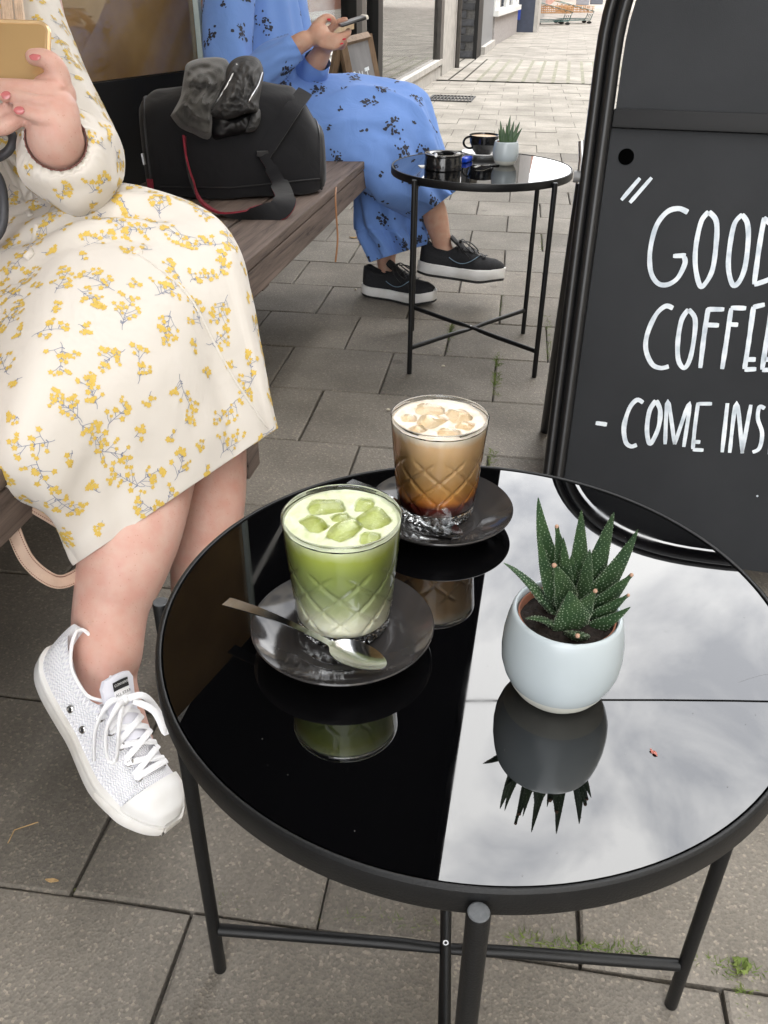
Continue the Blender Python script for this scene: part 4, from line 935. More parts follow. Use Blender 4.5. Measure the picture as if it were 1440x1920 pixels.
M_skin = skin_mat('pale_skin', (.50, .305, .245), (.60, .395, .335)); M_skin2 = skin_mat('tan_skin', (.46, .28, .20), (.56, .36, .27))
M_nail = mat('pink_nail', (.50, .15, .15), .25, coat=.4); M_nailred = mat('red_nail', (.5, .03, .05), .25, coat=.4)
M_cloth1 = cloth_mat('cream_dress_cloth', (.645, .605, .555), .62, wr=.28, wrs=9)
M_blued = cloth_mat('blue_dress_cloth', (.15, .275, .62), .85, wr=.30, wrs=16, bump=.3, weave=500, sheen=.1)
M_yellow = mat('yellow_blossom', (.60, .41, .07), .7, base2=(.68, .48, .11), vscale=300); M_stem = mat('blue_grey_stem', (.20, .22, .30), .7)
M_blk = mat('black_print', (.02, .022, .035), .7)
def loft(rows, seg=120, expo=2.3, disp=None, hem=0, caps=(True, False), sub=6):
    """rows of (inner point, outer point, depth vector): a garment whose outline passes through both points and which has real depth"""
    I = spline([r[0] for r in rows], sub); O = spline([r[1] for r in rows], sub); B = spline([r[2] for r in rows], sub); n_ = len(I); rings = []
    for i in range(n_):
        c = (I[i]+O[i])/2; a = (O[i]-I[i])/2; b = B[i]; ring = []
        for j in range(seg):
            th = 2*PI*j/seg; ct, st = math.cos(th), math.sin(th)
            q = a*(abs(ct)**(2/expo)*(1 if ct > 0 else -1))+b*(abs(st)**(2/expo)*(1 if st > 0 else -1))
            if disp:
                nn = (a.normalized()*ct+b.normalized()*st).normalized(); q = q+nn*disp(i/(n_-1), th, c+q)
            ring.append(c+q)
        rings.append(ring)
    if hem:
        c = sum(rings[-1], V((0, 0, 0)))/seg; k = 1-hem/((rings[-1][0]-c).length)
        rings.append([c+(p-c)*k for p in rings[-1]]); c2 = sum(rings[-6], V((0, 0, 0)))/seg; rings.append([c2+(p-c2)*k*.99 for p in rings[-7]])
    m = MB(); m.rings(rings, True, caps); return m
def bvh(o):
    me = o.data; w = wloc(o)
    return BVHTree.FromPolygons([v.co+w for v in me.vertices], [tuple(p.vertices) for p in me.polygons])
def samples(o, n, r):
    me = o.data; w = wloc(o); me.calc_loop_triangles(); tr = me.loop_triangles; cum = []; s = 0
    for t in tr: s += t.area; cum.append(s)
    import bisect; out = []
    for _ in range(n):
        t = tr[min(bisect.bisect(cum, r.random()*s), len(tr)-1)]; a, b, c = [me.vertices[i].co for i in t.vertices]; u, v = r.random(), r.random()
        if u+v > 1: u, v = 1-u, 1-v
        out.append((a+(b-a)*u+(c-a)*v+w, t.normal.copy()))
    return out
def poisson(o, dist, n, seed):
    r = random.Random(seed); got = []
    for p, nn in samples(o, n, r):
        if all((p-q).length > dist for q, _ in got): got.append((p, nn))
    return got
def snapper(tree, off):
    def f(p):
        q, nn, i, d = tree.find_nearest(p)
        if q is None: return None
        if (p-q).dot(nn) < 0 and d > .02: return None
        return q+nn*off, nn
    return f
def yellow_print(o, dist, seed, scale=1.0, off=.0006):
    """sprigs of yellow blossom on blue-grey stems, laid on the cloth"""
    tree = bvh(o); sn = snapper(tree, off); sn2 = snapper(tree, off*.6); r = random.Random(seed); bl = MB(); stm = bl
    def line(p, q, w):
        pts = []
        for i in range(4):
            s = sn2(p.lerp(q, i/3))
            if not s: return
            pts.append(s)
        bl.m = 1; bl.ribbon([x[0] for x in pts], w, [x[1] for x in pts]); bl.m = 0
    def flower(p, rad):
        s = sn(p)
        if not s: return
        c, nn = s; ph = r.uniform(0, 6); a = nn.orthogonal().normalized(); b = nn.cross(a); vs_ = [c]; K = 10
        for j in range(K):
            th = 2*PI*j/K+ph; k = rad*(1+.24*math.cos(5*(th-ph)))*r.uniform(.86, 1.14); x = sn(c+(a*math.cos(th)+b*math.sin(th))*k)
            vs_.append(x[0] if x else c)
        bl.add(vs_, [(0, j+1, (j+1) % K+1) for j in range(K)])
    for k, (p, nn) in enumerate(poisson(o, dist, 3600, seed)):
        big = r.random() < .72; S_ = scale*(r.uniform(.85, 1.2) if big else .42)
        a = nn.orthogonal().normalized(); rot = r.uniform(0, 2*PI); x = (a*math.cos(rot)+nn.cross(a)*math.sin(rot)); y = nn.cross(x); L = .046*S_
        root = p-x*L*.6; bend = r.uniform(-.25, .25); ax2 = lambda t: root+x*(L*1.0*t)+y*(bend*L*t*t)
        line(ax2(0), ax2(.35), .0007); line(ax2(.35), ax2(.7), .0006); line(ax2(.7), ax2(.95), .0005); line(root, root-x*L*.12+y*L*r.uniform(-.1, .1), .0006)
        nb = r.randint(7, 10) if big else 3
        for i in range(nb):
            t = min(.95, max(.08, (i+r.uniform(-.4, .9))/nb)); s0 = ax2(t); sd = 1 if r.random() < .5 else -1
            l2 = L*r.uniform(.14, .52)*(1.15-.55*t); dr = (x*r.uniform(.1, 1.3)+y*sd).normalized(); e = s0+dr*l2; mid = s0.lerp(e, .5)+x*l2*.12*r.uniform(-1, 1)
            line(s0, mid, .0006); line(mid, e, .0005); flower(e, .0038*scale*r.uniform(.7, 1.25))
            if r.random() < .55:
                e2 = mid+(x*r.uniform(.2, 1)-y*sd*r.uniform(-.3, .8)).normalized()*l2*.5; line(mid, e2, .0005); flower(e2, .0032*scale*r.uniform(.7, 1.2))
            if r.random() < .4: flower(e+(x*r.uniform(-.6, 1)+y*r.uniform(-1, 1)).normalized()*.0062*scale, .0030*scale*r.uniform(.8, 1.2))
            if r.random() < .35: line(s0, s0+(x*.8-y*sd).normalized()*L*.09, .0011)
        flower(ax2(.98), .0040*scale)
    q = bl.build('flower_print', [M_yellow, M_stem], o); tag(q, kind='stuff'); return q
def black_print(o, dist, seed, off=.0009):
    tree = bvh(o); sn = snapper(tree, off); r = random.Random(seed); bl = MB()
    def blot(p, rad):
        s = sn(p)
        if not s: return
        c, nn = s; a = nn.orthogonal().normalized(); b = nn.cross(a); vs_ = [c]; K = 7; el = r.uniform(.45, 1); ph = r.uniform(0, 6)
        for j in range(K):
            th = 2*PI*j/K; x_ = math.cos(th)*rad*r.uniform(.7, 1.2); y_ = math.sin(th)*rad*el*r.uniform(.7, 1.2)
            x = sn(c+a*(x_*math.cos(ph)-y_*math.sin(ph))+b*(x_*math.sin(ph)+y_*math.cos(ph))); vs_.append(x[0] if x else c)
        bl.add(vs_, [(0, j+1, (j+1) % K+1) for j in range(K)])
    for p, nn in poisson(o, dist, 900, seed):
        big = r.random() < .6; a = nn.orthogonal().normalized(); b = nn.cross(a); R_ = .027 if big else .010
        ax_ = r.uniform(0, 2*PI)
        for i in range(30 if big else 5):
            g1 = r.gauss(0, 1)*R_*.5; g2 = r.gauss(0, 1)*R_*.36
            blot(p+a*(g1*math.cos(ax_)-g2*math.sin(ax_))+b*(g1*math.sin(ax_)+g2*math.cos(ax_)), r.uniform(.002, .0062))
    q = bl.build('flower_print', M_blk, o); tag(q, kind='stuff'); return q
def limb(mb, pts, seg=16, sub=6):
    seg = max(seg*2, 28); sub = sub+4
    """tapered limb through (point, radius) pairs with round ends"""
    c = spline([p for p, r in pts], sub); r = lerps([r for p, r in pts], sub)
    mb.tube(c, r, seg); mb.sphere(c[0], r[0]*.99, seg, 8); mb.sphere(c[-1], r[-1]*.99, seg, 8)
def head(mb, c, r, fw, up):
    """head with brow, nose, lips, chin and ears; fw is where it looks"""
    fw = V(fw).normalized(); up = (V(up)-fw*V(up).dot(fw)).normalized(); sd = fw.cross(up)
    M = Matrix((sd, fw, up)).transposed()
    mb.sphere(c, r, 24, 16, (.80, .98, 1.0), M); mb.sphere(c+fw*r*.22-up*r*.48, r*.72, 20, 14, (.82, .85, .95), M)
    mb.sphere(c+fw*r*.70-up*r*.95, r*.22, 12, 8)
    mb.tube([c+fw*r*.90-up*r*.02, c+fw*r*1.12-up*r*.42, c+fw*r*.95-up*r*.48], [r*.08, r*.15, r*.12], 10)
    mb.sphere(c+fw*r*.93-up*r*.70, r*.14, 12, 8, (1.5, .7, .45), M); mb.sphere(c+fw*r*.91-up*r*.80, r*.13, 12, 8, (1.3, .7, .5), M)
    for k in (-1, 1):
        mb.sphere(c+sd*k*r*.80-fw*r*.05-up*r*.22, r*.24, 12, 8, (.35, .6, 1), M); mb.sphere(c+fw*r*.80+sd*k*r*.32+up*r*.10, r*.17, 10, 8, (1.3, .6, .5), M)
def eyes(root, c, r, fw, up, mname):
    fw = V(fw).normalized(); up = (V(up)-fw*V(up).dot(fw)).normalized(); sd = fw.cross(up)
    for k in (-1, 1):
        m = MB(); m.sphere(c+fw*r*.83+sd*k*r*.33-up*r*.06, r*.115, 14, 10, (1.25, .6, .6), Matrix((sd, fw, up)).transposed()); e = m.build('eye', M_eye, root, smooth=True)
        m = MB(); m.sphere(c+fw*r*.885+sd*k*r*.33-up*r*.06, r*.05, 10, 8, (1, .4, 1), Matrix((sd, fw, up)).transposed()); m.build('iris', M_iris, e, smooth=True)
M_eye = mat('eye_white', (.75, .72, .7), .2); M_iris = mat('iris', (.06, .09, .1), .15)
def hair_cap(root, c, r, fw, up, m_, locks, seed):
    fw = V(fw).normalized(); up = (V(up)-fw*V(up).dot(fw)).normalized(); sd = fw.cross(up); R_ = random.Random(seed); m = MB()
    for i in range(150):
        a = R_.uniform(-PI, PI); e = R_.uniform(.1, 1.25)
        d = (fw*math.cos(a)*math.cos(e)+sd*math.sin(a)*math.cos(e)+up*math.sin(e))
        if math.cos(a) > .55 and e < .75: continue
        pts = []; q = c+up*r*.98-fw*r*.1; dd = (d-up*d.dot(up)).normalized(); L = locks*R_.uniform(.8, 1.1)
        for k in range(9):
            t = k/8; ang = t*1.9
            if ang < 1.45: p = c+(up*math.cos(ang)*1.07+dd*math.sin(ang)*(.92 if abs(dd.dot(sd)) > .5 else 1.04))*r
            else: p = pts[-1]-up*L*.22+dd*.004+V((R_.gauss(0, .004), R_.gauss(0, .004), 0))
            pts.append(p)
        m.tube(spline(pts, 2), [r*.11*(1-.55*k/16) for k in range(17)], 6)
    return m.build('hair', m_, root, smooth=True)

# ------------------------------------------------------------------ sneakers
M_rub = mat('white_rubber', (.56, .535, .49), .5, base2=(.76, .755, .75), vscale=13, detail=9); M_rubdirt = mat('scuffed_white_rubber', (.60, .57, .52), .6, base2=(.78, .77, .76), vscale=26)
def herring():
    m = mat('white_knit_canvas', (.74, .74, .79), .8, sheen=.2); n = m.node_tree; b = bs(m); uv = n.nodes.new('ShaderNodeUVMap')
    sp = n.nodes.new('ShaderNodeSeparateXYZ'); n.links.new(uv.outputs[0], sp.inputs[0])
    def ma(op, a, b_=None):
        x = n.nodes.new('ShaderNodeMath'); x.operation = op
        for i, v in enumerate((a, b_)):
            if v is None: continue
            if hasattr(v, 'is_linked') or hasattr(v, 'node'): n.links.new(v, x.inputs[i])
            else: x.inputs[i].default_value = v
        return x.outputs[0]
    zig = ma('PINGPONG', ma('MULTIPLY', sp.outputs[0], 84.0), 1.0); ph = ma('ADD', ma('MULTIPLY', sp.outputs[1], 130.0), ma('MULTIPLY', zig, 1.5)); tri = ma('PINGPONG', ph, 1.0)
    rp = n.nodes.new('ShaderNodeValToRGB'); rp.color_ramp.elements[0].color = (.66, .66, .73, 1); rp.color_ramp.elements[0].position = .12; rp.color_ramp.elements[1].color = (.86, .86, .89, 1); rp.color_ramp.elements[1].position = .55
    n.links.new(tri, rp.inputs[0]); n.links.new(rp.outputs[0], b.inputs['Base Color'])
    bp = n.nodes.new('ShaderNodeBump'); bp.inputs['Strength'].default_value = .8; bp.inputs['Distance'].default_value = .0012; n.links.new(tri, bp.inputs['Height']); n.links.new(bp.outputs[0], b.inputs['Normal'])
    return m
M_canvas = herring(); M_lace = mat('white_lace', (.80, .80, .82), .75, bump=.4, bscale=900); M_eyelet = mat('eyelet_metal', (.75, .75, .75), .25, metal=1); M_blackish = mat('black_label', (.012, .012, .014), .6)
M_bknit = mat('black_knit', (.012, .0125, .015), .85, bump=.5, bscale=700, var=.3, vscale=200); M_blace = mat('black_lace', (.012, .012, .013), .7); M_bsole = mat('black_outsole', (.015, .015, .016), .7)
def crv(xs, ys):
    def f(x):
        if x <= xs[0]: return ys[0]
        for i in range(len(xs)-1):
            if x <= xs[i+1]:
                t = (x-xs[i])/(xs[i+1]-xs[i]); t = t*t*(3-2*t)*.5+t*.5; return ys[i]+(ys[i+1]-ys[i])*t
        return ys[-1]
    return f
def sneaker(root, Mx, L, style, side=1, label=None):
    """low shoe, heel at x=0, toe at x=L, sole on z=0 in its own frame; Mx puts it on the foot"""
    white = style == 'white'
    k = L/.26; st = .024*k if white else .036*k
    hb_ = crv([0, .10, .20, .42, .68, .84, 1], [.030*k, .032*k, .034*k, .033*k, .044*k, .042*k, .036*k])
    def hw(s): return max(.0005, hb_(s)*math.sqrt(max(0, 1-(max(0, s-.80)/.205)**2.2))*math.sqrt(max(0, 1-(max(0, .13-s)/.133)**2.2)))   # half width
    cy_ = lambda s: side*.006*k*math.sin(PI*min(1, s*1.1))*1.0
    hgt = crv([0, .06, .20, .33, .45, .60, .74, .86, .95, 1], [.060*k, .066*k, .050*k, .047*k, .066*k, .056*k, .043*k, .034*k, .022*k, .008*k])
    spring = lambda s: .014*k*ss(.70, 1, s)+.004*k*ss(.15, 0, s)
    X = lambda x, y, z: Mx @ V((x, y, z))
    N = 44; seg = 32
    def outline(s, grow=0): return hw(s)+grow
    m = MB(); uvs = []; rs = []
    for i in range(N+1):
        s = .012+.976*i/N; ring = []
        open_ = ss(.04, .09, s)*(1-ss(.36, .43, s))
        for j in range(seg+1):
            a = -PI/2+PI*j/seg        # from one sole edge over the top to the other
            w = hw(s)-.003*k; h = hgt(s)
            y = math.sin(a)*w*(1-.18*max(0, math.cos(a))); z = st*.85+spring(s)+h*(max(0, math.cos(a))**.62)
            if open_ > 0: # the collar opening: the top is cut away
                lim = .80; zz = st*.85+spring(s)+h
                if abs(math.sin(a)) < lim: y = math.copysign(w*.70, math.sin(a) or 1)*(abs(math.sin(a))/lim)**.5; z = zz*(1)-open_*(lim-abs(math.sin(a)))*.045*k
            ring.append(X(s*L, cy_(s)+y, z)); uvs.append((s, (a+PI/2)/PI*.55))
        rs.append(ring)
    m.rings(rs, False)
    shoe = bpy.data.objects.new('sneaker', None); COL.objects.link(shoe); shoe.parent = root; shoe.location = Mx.to_translation()-wloc(root)
    shoe.empty_display_size = .03
    up = m.build('upper', M_canvas if white else M_bknit, shoe, smooth=True, angle=80)
    ul = up.data.uv_layers.new(name='uv')
    for lp in up.data.loops: ul.data[lp.index].uv = uvs[lp.vertex_index] if lp.vertex_index < len(uvs) else (0, 0)
    def band(z0, z1, grow, name, m_, bev=.002*k):
        n2 = 72; loop = []
        for i in range(n2):
            t = 2*PI*i/n2; s = .5-.5*math.cos(t); sg = 1 if math.sin(t) >= 0 else -1
            loop.append((s*L+(grow*(1 if s > .9 else -1 if s < .05 else 0)), cy_(s)+sg*(hw(s)+grow), spring(s)))
        b = MB(); r_ = []
        for (z, g) in ((z0, -bev), (z0+bev, 0), (z1-bev, 0), (z1, -bev)):
            r_.append([X(x, y*(1+g/.05), z+sp_) for x, y, sp_ in loop])
        b.rings(r_); return b.build(name, m_, shoe, smooth=True, angle=50)
    if white:
        band(.003*k, st, .001*k, 'sole', M_rub); band(-.001*k, .0045*k, -.001*k, 'outsole', M_rubdirt); band(st-.006*k, st+.001*k, .0022*k, 'foxing_stripe', M_rub, .001*k)
        # rubber toe cap and bumper
        c = MB(); r_ = []
        for i in range(15):
            s = .815+.175*i/14; ring = []
            for j in range(25):
                a = -PI/2+PI*j/24; w = hw(s)-.0015*k; ring.append(X(s*L+.002*k, cy_(s)+math.sin(a)*w, st*.8+spring(s)+(hgt(s)+.0025*k)*max(0, math.cos(a))**.6))
            r_.append(ring)
        c.rings(r_, False); c.build('toe_cap', M_rub, shoe, smooth=True, angle=80)
        b = MB(); loop = []
        for i in range(41):
            t = -1+2*i/40; s = 1-.30*abs(t)**1.35; loop.append(X(s*L+.0035*k*(1-abs(t)), cy_(s)+(hw(s)+.002*k)*(1 if t > 0 else -1), st*.62+spring(s)))
        b.tube(loop, [.009*k*(1-.5*abs(-1+2*i/40)**3) for i in range(41)], 10, flat=.35, up=(Mx.to_3x3() @ V((0, 0, 1))).cross(Mx.to_3x3() @ V((1, 0, 0)))); b.build('toe_bumper', M_rubdirt, shoe, smooth=True)
    else:
        band(.007*k, st, .002*k, 'sole', M_rub); band(0, .008*k, .0015*k, 'outsole', M_bsole)
    # collar edge
    e = MB(); loop = []
    for i in range(49):
        t = 2*PI*i/48; s = .235-.185*math.cos(t); w = (hw(s)-.003*k)*.72*math.sin(t) if .055 < s < .415 else 0; loop.append(X(s*L, cy_(s)+w, st*.85+spring(s)+hgt(s)*.985))
    e.tube(loop, .0022*k, 8); e.build('collar_trim', M_lace if white else M_blace, shoe, smooth=True)
    # tongue
    tg = MB(); r_ = []
    for i in range(12):
        t = i/11; s = .62-.27*t; zt = st*.85+hgt(.60-.14*t)+.002*k+.026*k*t*t; ww = (.016+.007*t)*k*(1 if t < .93 else .78)
        r_.append([X(s*L, cy_(s)+y*ww, zt-.006*k*y*y) for y in (-1, -.6, -.2, .2, .6, 1)]+[X(s*L-.003*k, cy_(s)+y*ww, zt-.006*k*y*y-.004*k) for y in (1, .6, .2, -.2, -.6, -1)])
    tg.rings(r_); tgo = tg.build('tongue', M_canvas if white else M_bknit, shoe, smooth=True, angle=60)
    # eyelets and laces
    def topz(s, y):
        w = hw(s)-.003*k; q = min(.98, abs(y)/w); return st*.85+spring(s)+hgt(s)*(math.cos(math.asin(q))**.62)+.0022*k
    ey = []
    for i in range(5):
        s = .455+.077*i
        for sg in (-1, 1):
            y = sg*(.0235-.0012*i)*k; p = X(s*L, cy_(s)+y, topz(s, y)); ey.append((i, sg, s, y))
            if white:
                nz = Mx.to_3x3() @ V((0, sg*.75, .75)).normalized(); u = nz.orthogonal().normalized(); v = nz.cross(u)
                q = MB(); q.tube([p+(u*math.cos(t*PI/6)+v*math.sin(t*PI/6))*.0042*k for t in range(13)], .0013*k, 6); q.build('eyelet', M_eyelet, shoe, smooth=True)
    ML = M_lace if white else M_blace
    for i in range(5):
        for sg in ((-1, 1) if i < 4 else (1,)):
            s = .455+.077*i; s2 = s-.077*.85 if i and False else s+.077*.8 if i < 4 else s
            y0 = sg*.0235*k; pts = []
            for t in range(7):
                f_ = t/6; yy = y0*(1-2*f_); sx = s+(s2-s)*f_; pts.append(X(sx*L, cy_(sx)+yy, topz(sx, yy)+.0022*k+(.0012*k if sg > 0 else 0)))
            q = MB(); q.tube(spline(pts, 2), .0037*k if white else .003*k, 8, flat=.22, up=Mx.to_3x3() @ V((0, 0, 1))); q.build('lace', ML, shoe, smooth=True)
    # bow: loops and ends falling to the sides
    s = .45; kn = V((s*L, cy_(s), st*.85+hgt(s)+.009*k))
    for sg, pl in ((-side, 1.0), (side, .9)):
        lp = [kn, kn+V((.006, sg*.018, .008))*k, kn+V((.022, sg*.036, -.008))*k, kn+V((.048, sg*.043, -.022))*k, kn+V((.052, sg*.036, -.018))*k, kn+V((.028, sg*.026, .000))*k, kn+V((.006, sg*.008, .003))*k]
        q = MB(); q.tube([Mx @ p for p in spline(lp, 5)], .0040*k if white else .0028*k, 8, flat=.4, up=Mx.to_3x3() @ V((0, -sg*.5, .8))); q.build('lace_bow', ML, shoe, smooth=True)
        en = [kn, kn+V((-.004, sg*.020, .004))*k, kn+V((.012, sg*.040, -.016))*k, kn+V((.040, sg*.050, -.036))*k]
        if sg == side or not white: q = MB(); q.tube([Mx @ p for p in spline(en, 5)], .0038*k if white else .0028*k, 8, flat=.4, up=Mx.to_3x3() @ V((0, -sg*.5, .8))); q.build('lace_end', ML, shoe, smooth=True)
    q = MB(); q.sphere(Mx @ kn, .006*k, 10, 8); q.build('lace_knot', ML, shoe, smooth=True)
    if white:
        for s in (.33, .44):   # vent eyelets low on the side that shows
            for sg in (-1, 1):
                w = hw(s)-.003*k; y = sg*w*.985; p = X(s*L, cy_(s)+y, st+.018*k); nz = (Mx.to_3x3() @ V((0, sg, .25))).normalized(); u = nz.orthogonal().normalized(); v = nz.cross(u); p += nz*.0012
                q = MB(); q.tube([p+(u*math.cos(t*PI/6)+v*math.sin(t*PI/6))*.0036*k for t in range(13)], .0013*k, 6); vo = q.build('vent_eyelet', M_eyelet, shoe, smooth=True)
                q = MB(); q.disc(p, .0034*k, nz, 12); q.build('vent_hole', M_blackish, shoe)
        # woven tongue label
        zc = lambda t: st*.85+hgt(.60-.14*t)+.0036*k+.026*k*t*t
        def on(t, y): return X((.62-.27*t)*L, cy_(.4)+y, zc(t)-.006*k*(y/(.02*k))**2)
        nz = (Mx.to_3x3() @ V((.45, 0, .9))).normalized()
        q = MB(); q.rings([[on(t, y*k)+nz*.0004 for y in (-.011, -.004, .004, .011)] for t in (.80, .86, .92)], False); q.build('label_band', M_blackish, shoe)
        q = MB(); q.rings([[on(t, y*k)+nz*.0004 for y in (-.011, -.004, .004, .011)] for t in (.66, .73, .795)], False); q.build('label_patch', M_lace, shoe)
        for txt, t, m_ in (('CONVERSE', .865, M_lace), ('ALL STAR', .73, M_blackish)):
            cu = bpy.data.curves.new('t', 'FONT'); cu.body = txt; cu.size = .0042*k if txt[0] == 'C' else .0052*k; cu.align_x = 'CENTER'; cu.align_y = 'CENTER'
            to = bpy.data.objects.new('t', cu); COL.objects.link(to); me = evalmesh(to); bpy.data.objects.remove(to)
            ydir = (Mx.to_3x3() @ V((0, side, 0))).normalized(); xd = (on(t+.05, 0)-on(t, 0)).normalized(); o_ = on(t, 0)+nz*.0009
            q = MB(); q.add([o_+ydir*(-1 if True else 1)*v.co.x*side*-1+xd*v.co.y for v in me.vertices], [tuple(p.vertices) for p in me.polygons]); q.build('label_lettering', m_, shoe)
    else:
        # pale swoosh stitched on the side
        for sg in (-1, 1):
            pts = []; ws = []
            for i in range(15):
                t = i/14; s = .36+.34*t; z = st+.026*k-.016*k*math.sin(PI*min(1, t*1.0))*(1-.1*t)+.016*k*t*t; w = hw(s)-.003*k; q_ = min(.97, max(0, (z-st*.85)/hgt(s))); y = sg*w*math.sqrt(max(.05, 1-q_**3.2))*1.01
                pts.append(X(s*L, cy_(s)+y, z)); ws.append(.0013*k)
            q = MB(); q.tube(pts, ws, 6); q.build('side_stripe', mat('pale_blue_stitch', (.16, .24, .32), .6), shoe)
    return shoe
def frame(o, x, z):
    x = V(x).normalized(); z = (V(z)-x*V(z).dot(x)).normalized(); y = z.cross(x)
    return Matrix(((x.x, y.x, z.x, o[0]), (x.y, y.y, z.y, o[1]), (x.z, y.z, z.z, o[2]), (0, 0, 0, 1)))

# ------------------------------------------------------------------ person in the cream dress
B = MB()
HC = P(-35, -330, 1.24); HF = (V((.55, -.55, -.35))); HU = V((0, 0, 1))
limb(B, [(P(-75, 560, 1.20), .085), (P(-70, 330, 1.23), .075), (P(-65, 120, 1.245), .085), (P(-60, -40, 1.26), .070)], 24)
limb(B, [(P(-55, -60, 1.26), .06), (P(-45, -220, 1.25), .05)], 16)
head(B, HC, .105, HF, HU)
# left arm to the phone hand
limb(B, [(P(40, -30, 1.22), .05), (P(85, 160, 1.14), .046), (P(140, 312, 1.055), .042), (P(114, 280, 1.0), .037), (P(105, 258, .964), .0315), (P(105, 235, .952), .0275), (P(106, 210, .950), .025)], 18)
B.sphere(P(100, 178, .955), .023, 24, 18, (1.1, 1.0, 1.0)); B.sphere(P(102, 205, .955), .0235, 24, 18)
def finger(pts, r0, r1):
    n_ = len(pts); limb(B, [(p, r0+(r1-r0)*i/(n_-1)) for i, p in enumerate(pts)], 12, 5)
finger([P(108, 166, .938), P(66, 164, .931), P(24, 161, .931), P(-16, 160, .938)], .0082, .0072)
finger([P(112, 194, .938), P(80, 193, .927), P(42, 184, .926), P(6, 178, .930)], .0080, .0068)
finger([P(108, 220, .940), P(92, 226, .930), P(64, 217, .927), P(34, 206, .930)], .0078, .0064)
finger([P(108, 226, .954), P(88, 238, .945), P(66, 236, .944), P(52, 228, .947)], .0076, .0060)
finger([P(112, 176, .950), P(110, 142, .944), P(98, 119, .936), P(80, 109, .933), P(63, 107, .934)], .0135, .0088)
# right hand supporting from below, mostly beyond the edge of the frame
limb(B, [(P(-190, -20, 1.24), .045), (P(-265, 120, 1.19), .042), (P(-240, 365, 1.08), .036), (P(-130, 300, .99), .032), (P(-70, 240, .962), .027), (P(-45, 218, .955), .026)], 16)
B.sphere(P(-52, 205, .955), .025, 14, 10)
finger([P(-30, 232, .950), P(0, 238, .945), P(24, 228, .944), P(42, 216, .946)], .0105, .0085)
finger([P(-30, 215, .950), P(-4, 214, .946), P(16, 206, .945)], .0105, .0085)
finger([P(-60, 170, .950), P(-66, 120, .946), P(-52, 95, .94)], .012, .009)
# right leg crossed over, left leg standing behind
limb(B, [(P(-60, 620, 1.15), .085), (P(180, 590, 1.10), .060), (P(350, 590, 1.10), .040), (P(330, 760, 1.075), .042), (P(262, 960, 1.025), .0560), (P(232, 1055, 1.0), .0525), (P(210, 1130, .995), .0440), (P(203, 1185, .990), .0415), (P(201, 1225, .985), .0400), (P(205, 1290, .985), .032), (P(245, 1400, .965), .026)], 24)
limb(B, [(P(-80, 560, 1.24), .085), (P(180, 560, 1.20), .060), (P(385, 600, 1.175), .040), (P(400, 760, 1.165), .042), (P(394, 930, 1.15), .0475), (P(378, 1060, 1.17), .042), (P(366, 1180, 1.24), .032), (P(362, 1235, 1.26), .031)], 20)
B.sphere(P(186, 1168, .962), .0135, 18, 12)
per = B.build('person', M_skin, off=P(0, 700, 1.1)*1.0)
remesh(per, .0023, 1, .5)
tag(per, 'seated person in cream dress with yellow flowers, legs crossed, holding a gold phone', 'person')
eyes(per, HC, .105, HF, HU, 'eye'); M_hair1 = mat('pale_blond_hair', (.62, .46, .34), .5, var=.2, vscale=60); hair_cap(per, HC, .105, HF, HU, M_hair1, .3, 3)
m = MB()
for i in range(30):
    x0 = rnd.uniform(-60, 40); m.tube(spline([P(x0-25, -210, 1.13), P(x0-8, -90, 1.10), P(x0+6, 30, 1.08), P(x0+14+rnd.gauss(0, 6), 120, 1.075)], 4), [.0022]*10+[.0016, .001, .0006], 5)
m.build('hair_lock', M_hair1, per, smooth=True)
def nail(c, n_, d, w, l, m_, root):
    n_ = V(n_).normalized(); d = (V(d)-n_*V(d).dot(n_)).normalized(); s = n_.cross(d); q = MB(); rs = []
    for i in range(7):
        t = -1+2*i/6; ww = w*math.sqrt(max(.08, 1-(max(0, abs(t)-.2)/.8)**2)); rs.append([V(c)+d*t*l+s*y*ww+n_*(.0012-.0016*y*y) for y in (-1, -.5, 0, .5, 1)])
    q.rings(rs, False); q.build('fingernail', m_, root, smooth=True)
toL = P(0, 160, .93)-P(60, 160, .93)
nail(P(66, 106, .9235), -FWD+UPV*.3, toL, .0048, .0062, M_nail, per); nail(P(11, 178, .9195), -FWD, toL, .0044, .0052, M_nail, per); nail(P(36, 207, .9205), -FWD-UPV*.2, toL, .0042, .0058, M_nail, per)
# skirt
vb = -FWD
def row(I, tI, O, tO, h, tilt=0):
    i = P(I[0], I[1], tI); o = P(O[0], O[1], tO); a = (o-i).normalized(); mid = (i+o)/2; d = (EYE-mid).normalized(); d = (d-a*d.dot(a)).normalized(); return (i, o, d*h)
rows = [row((-230, 720), 1.08, (-190, 420), 1.32, .10), row((-120, 830), .97, (-60, 470), 1.28, .115), row((-40, 885), .90, (60, 432), 1.22, .105), row((0, 902), .88, (150, 396), 1.18, .098), row((45, 925), .89, (262, 388), 1.16, .09), row((84, 952), .91, (365, 414), 1.14, .080), row((104, 978), .93, (432, 470), 1.125, .070), row((116, 1003), .945, (461, 562), 1.13, .068), row((125, 1026), .955, (480, 655), 1.14, .064), row((133, 1045), .96, (497, 745), 1.155, .062), row((141, 1058), .965, (511, 809), 1.17, .060)]
def gs(x, w): return math.exp(-(x/w)**2)
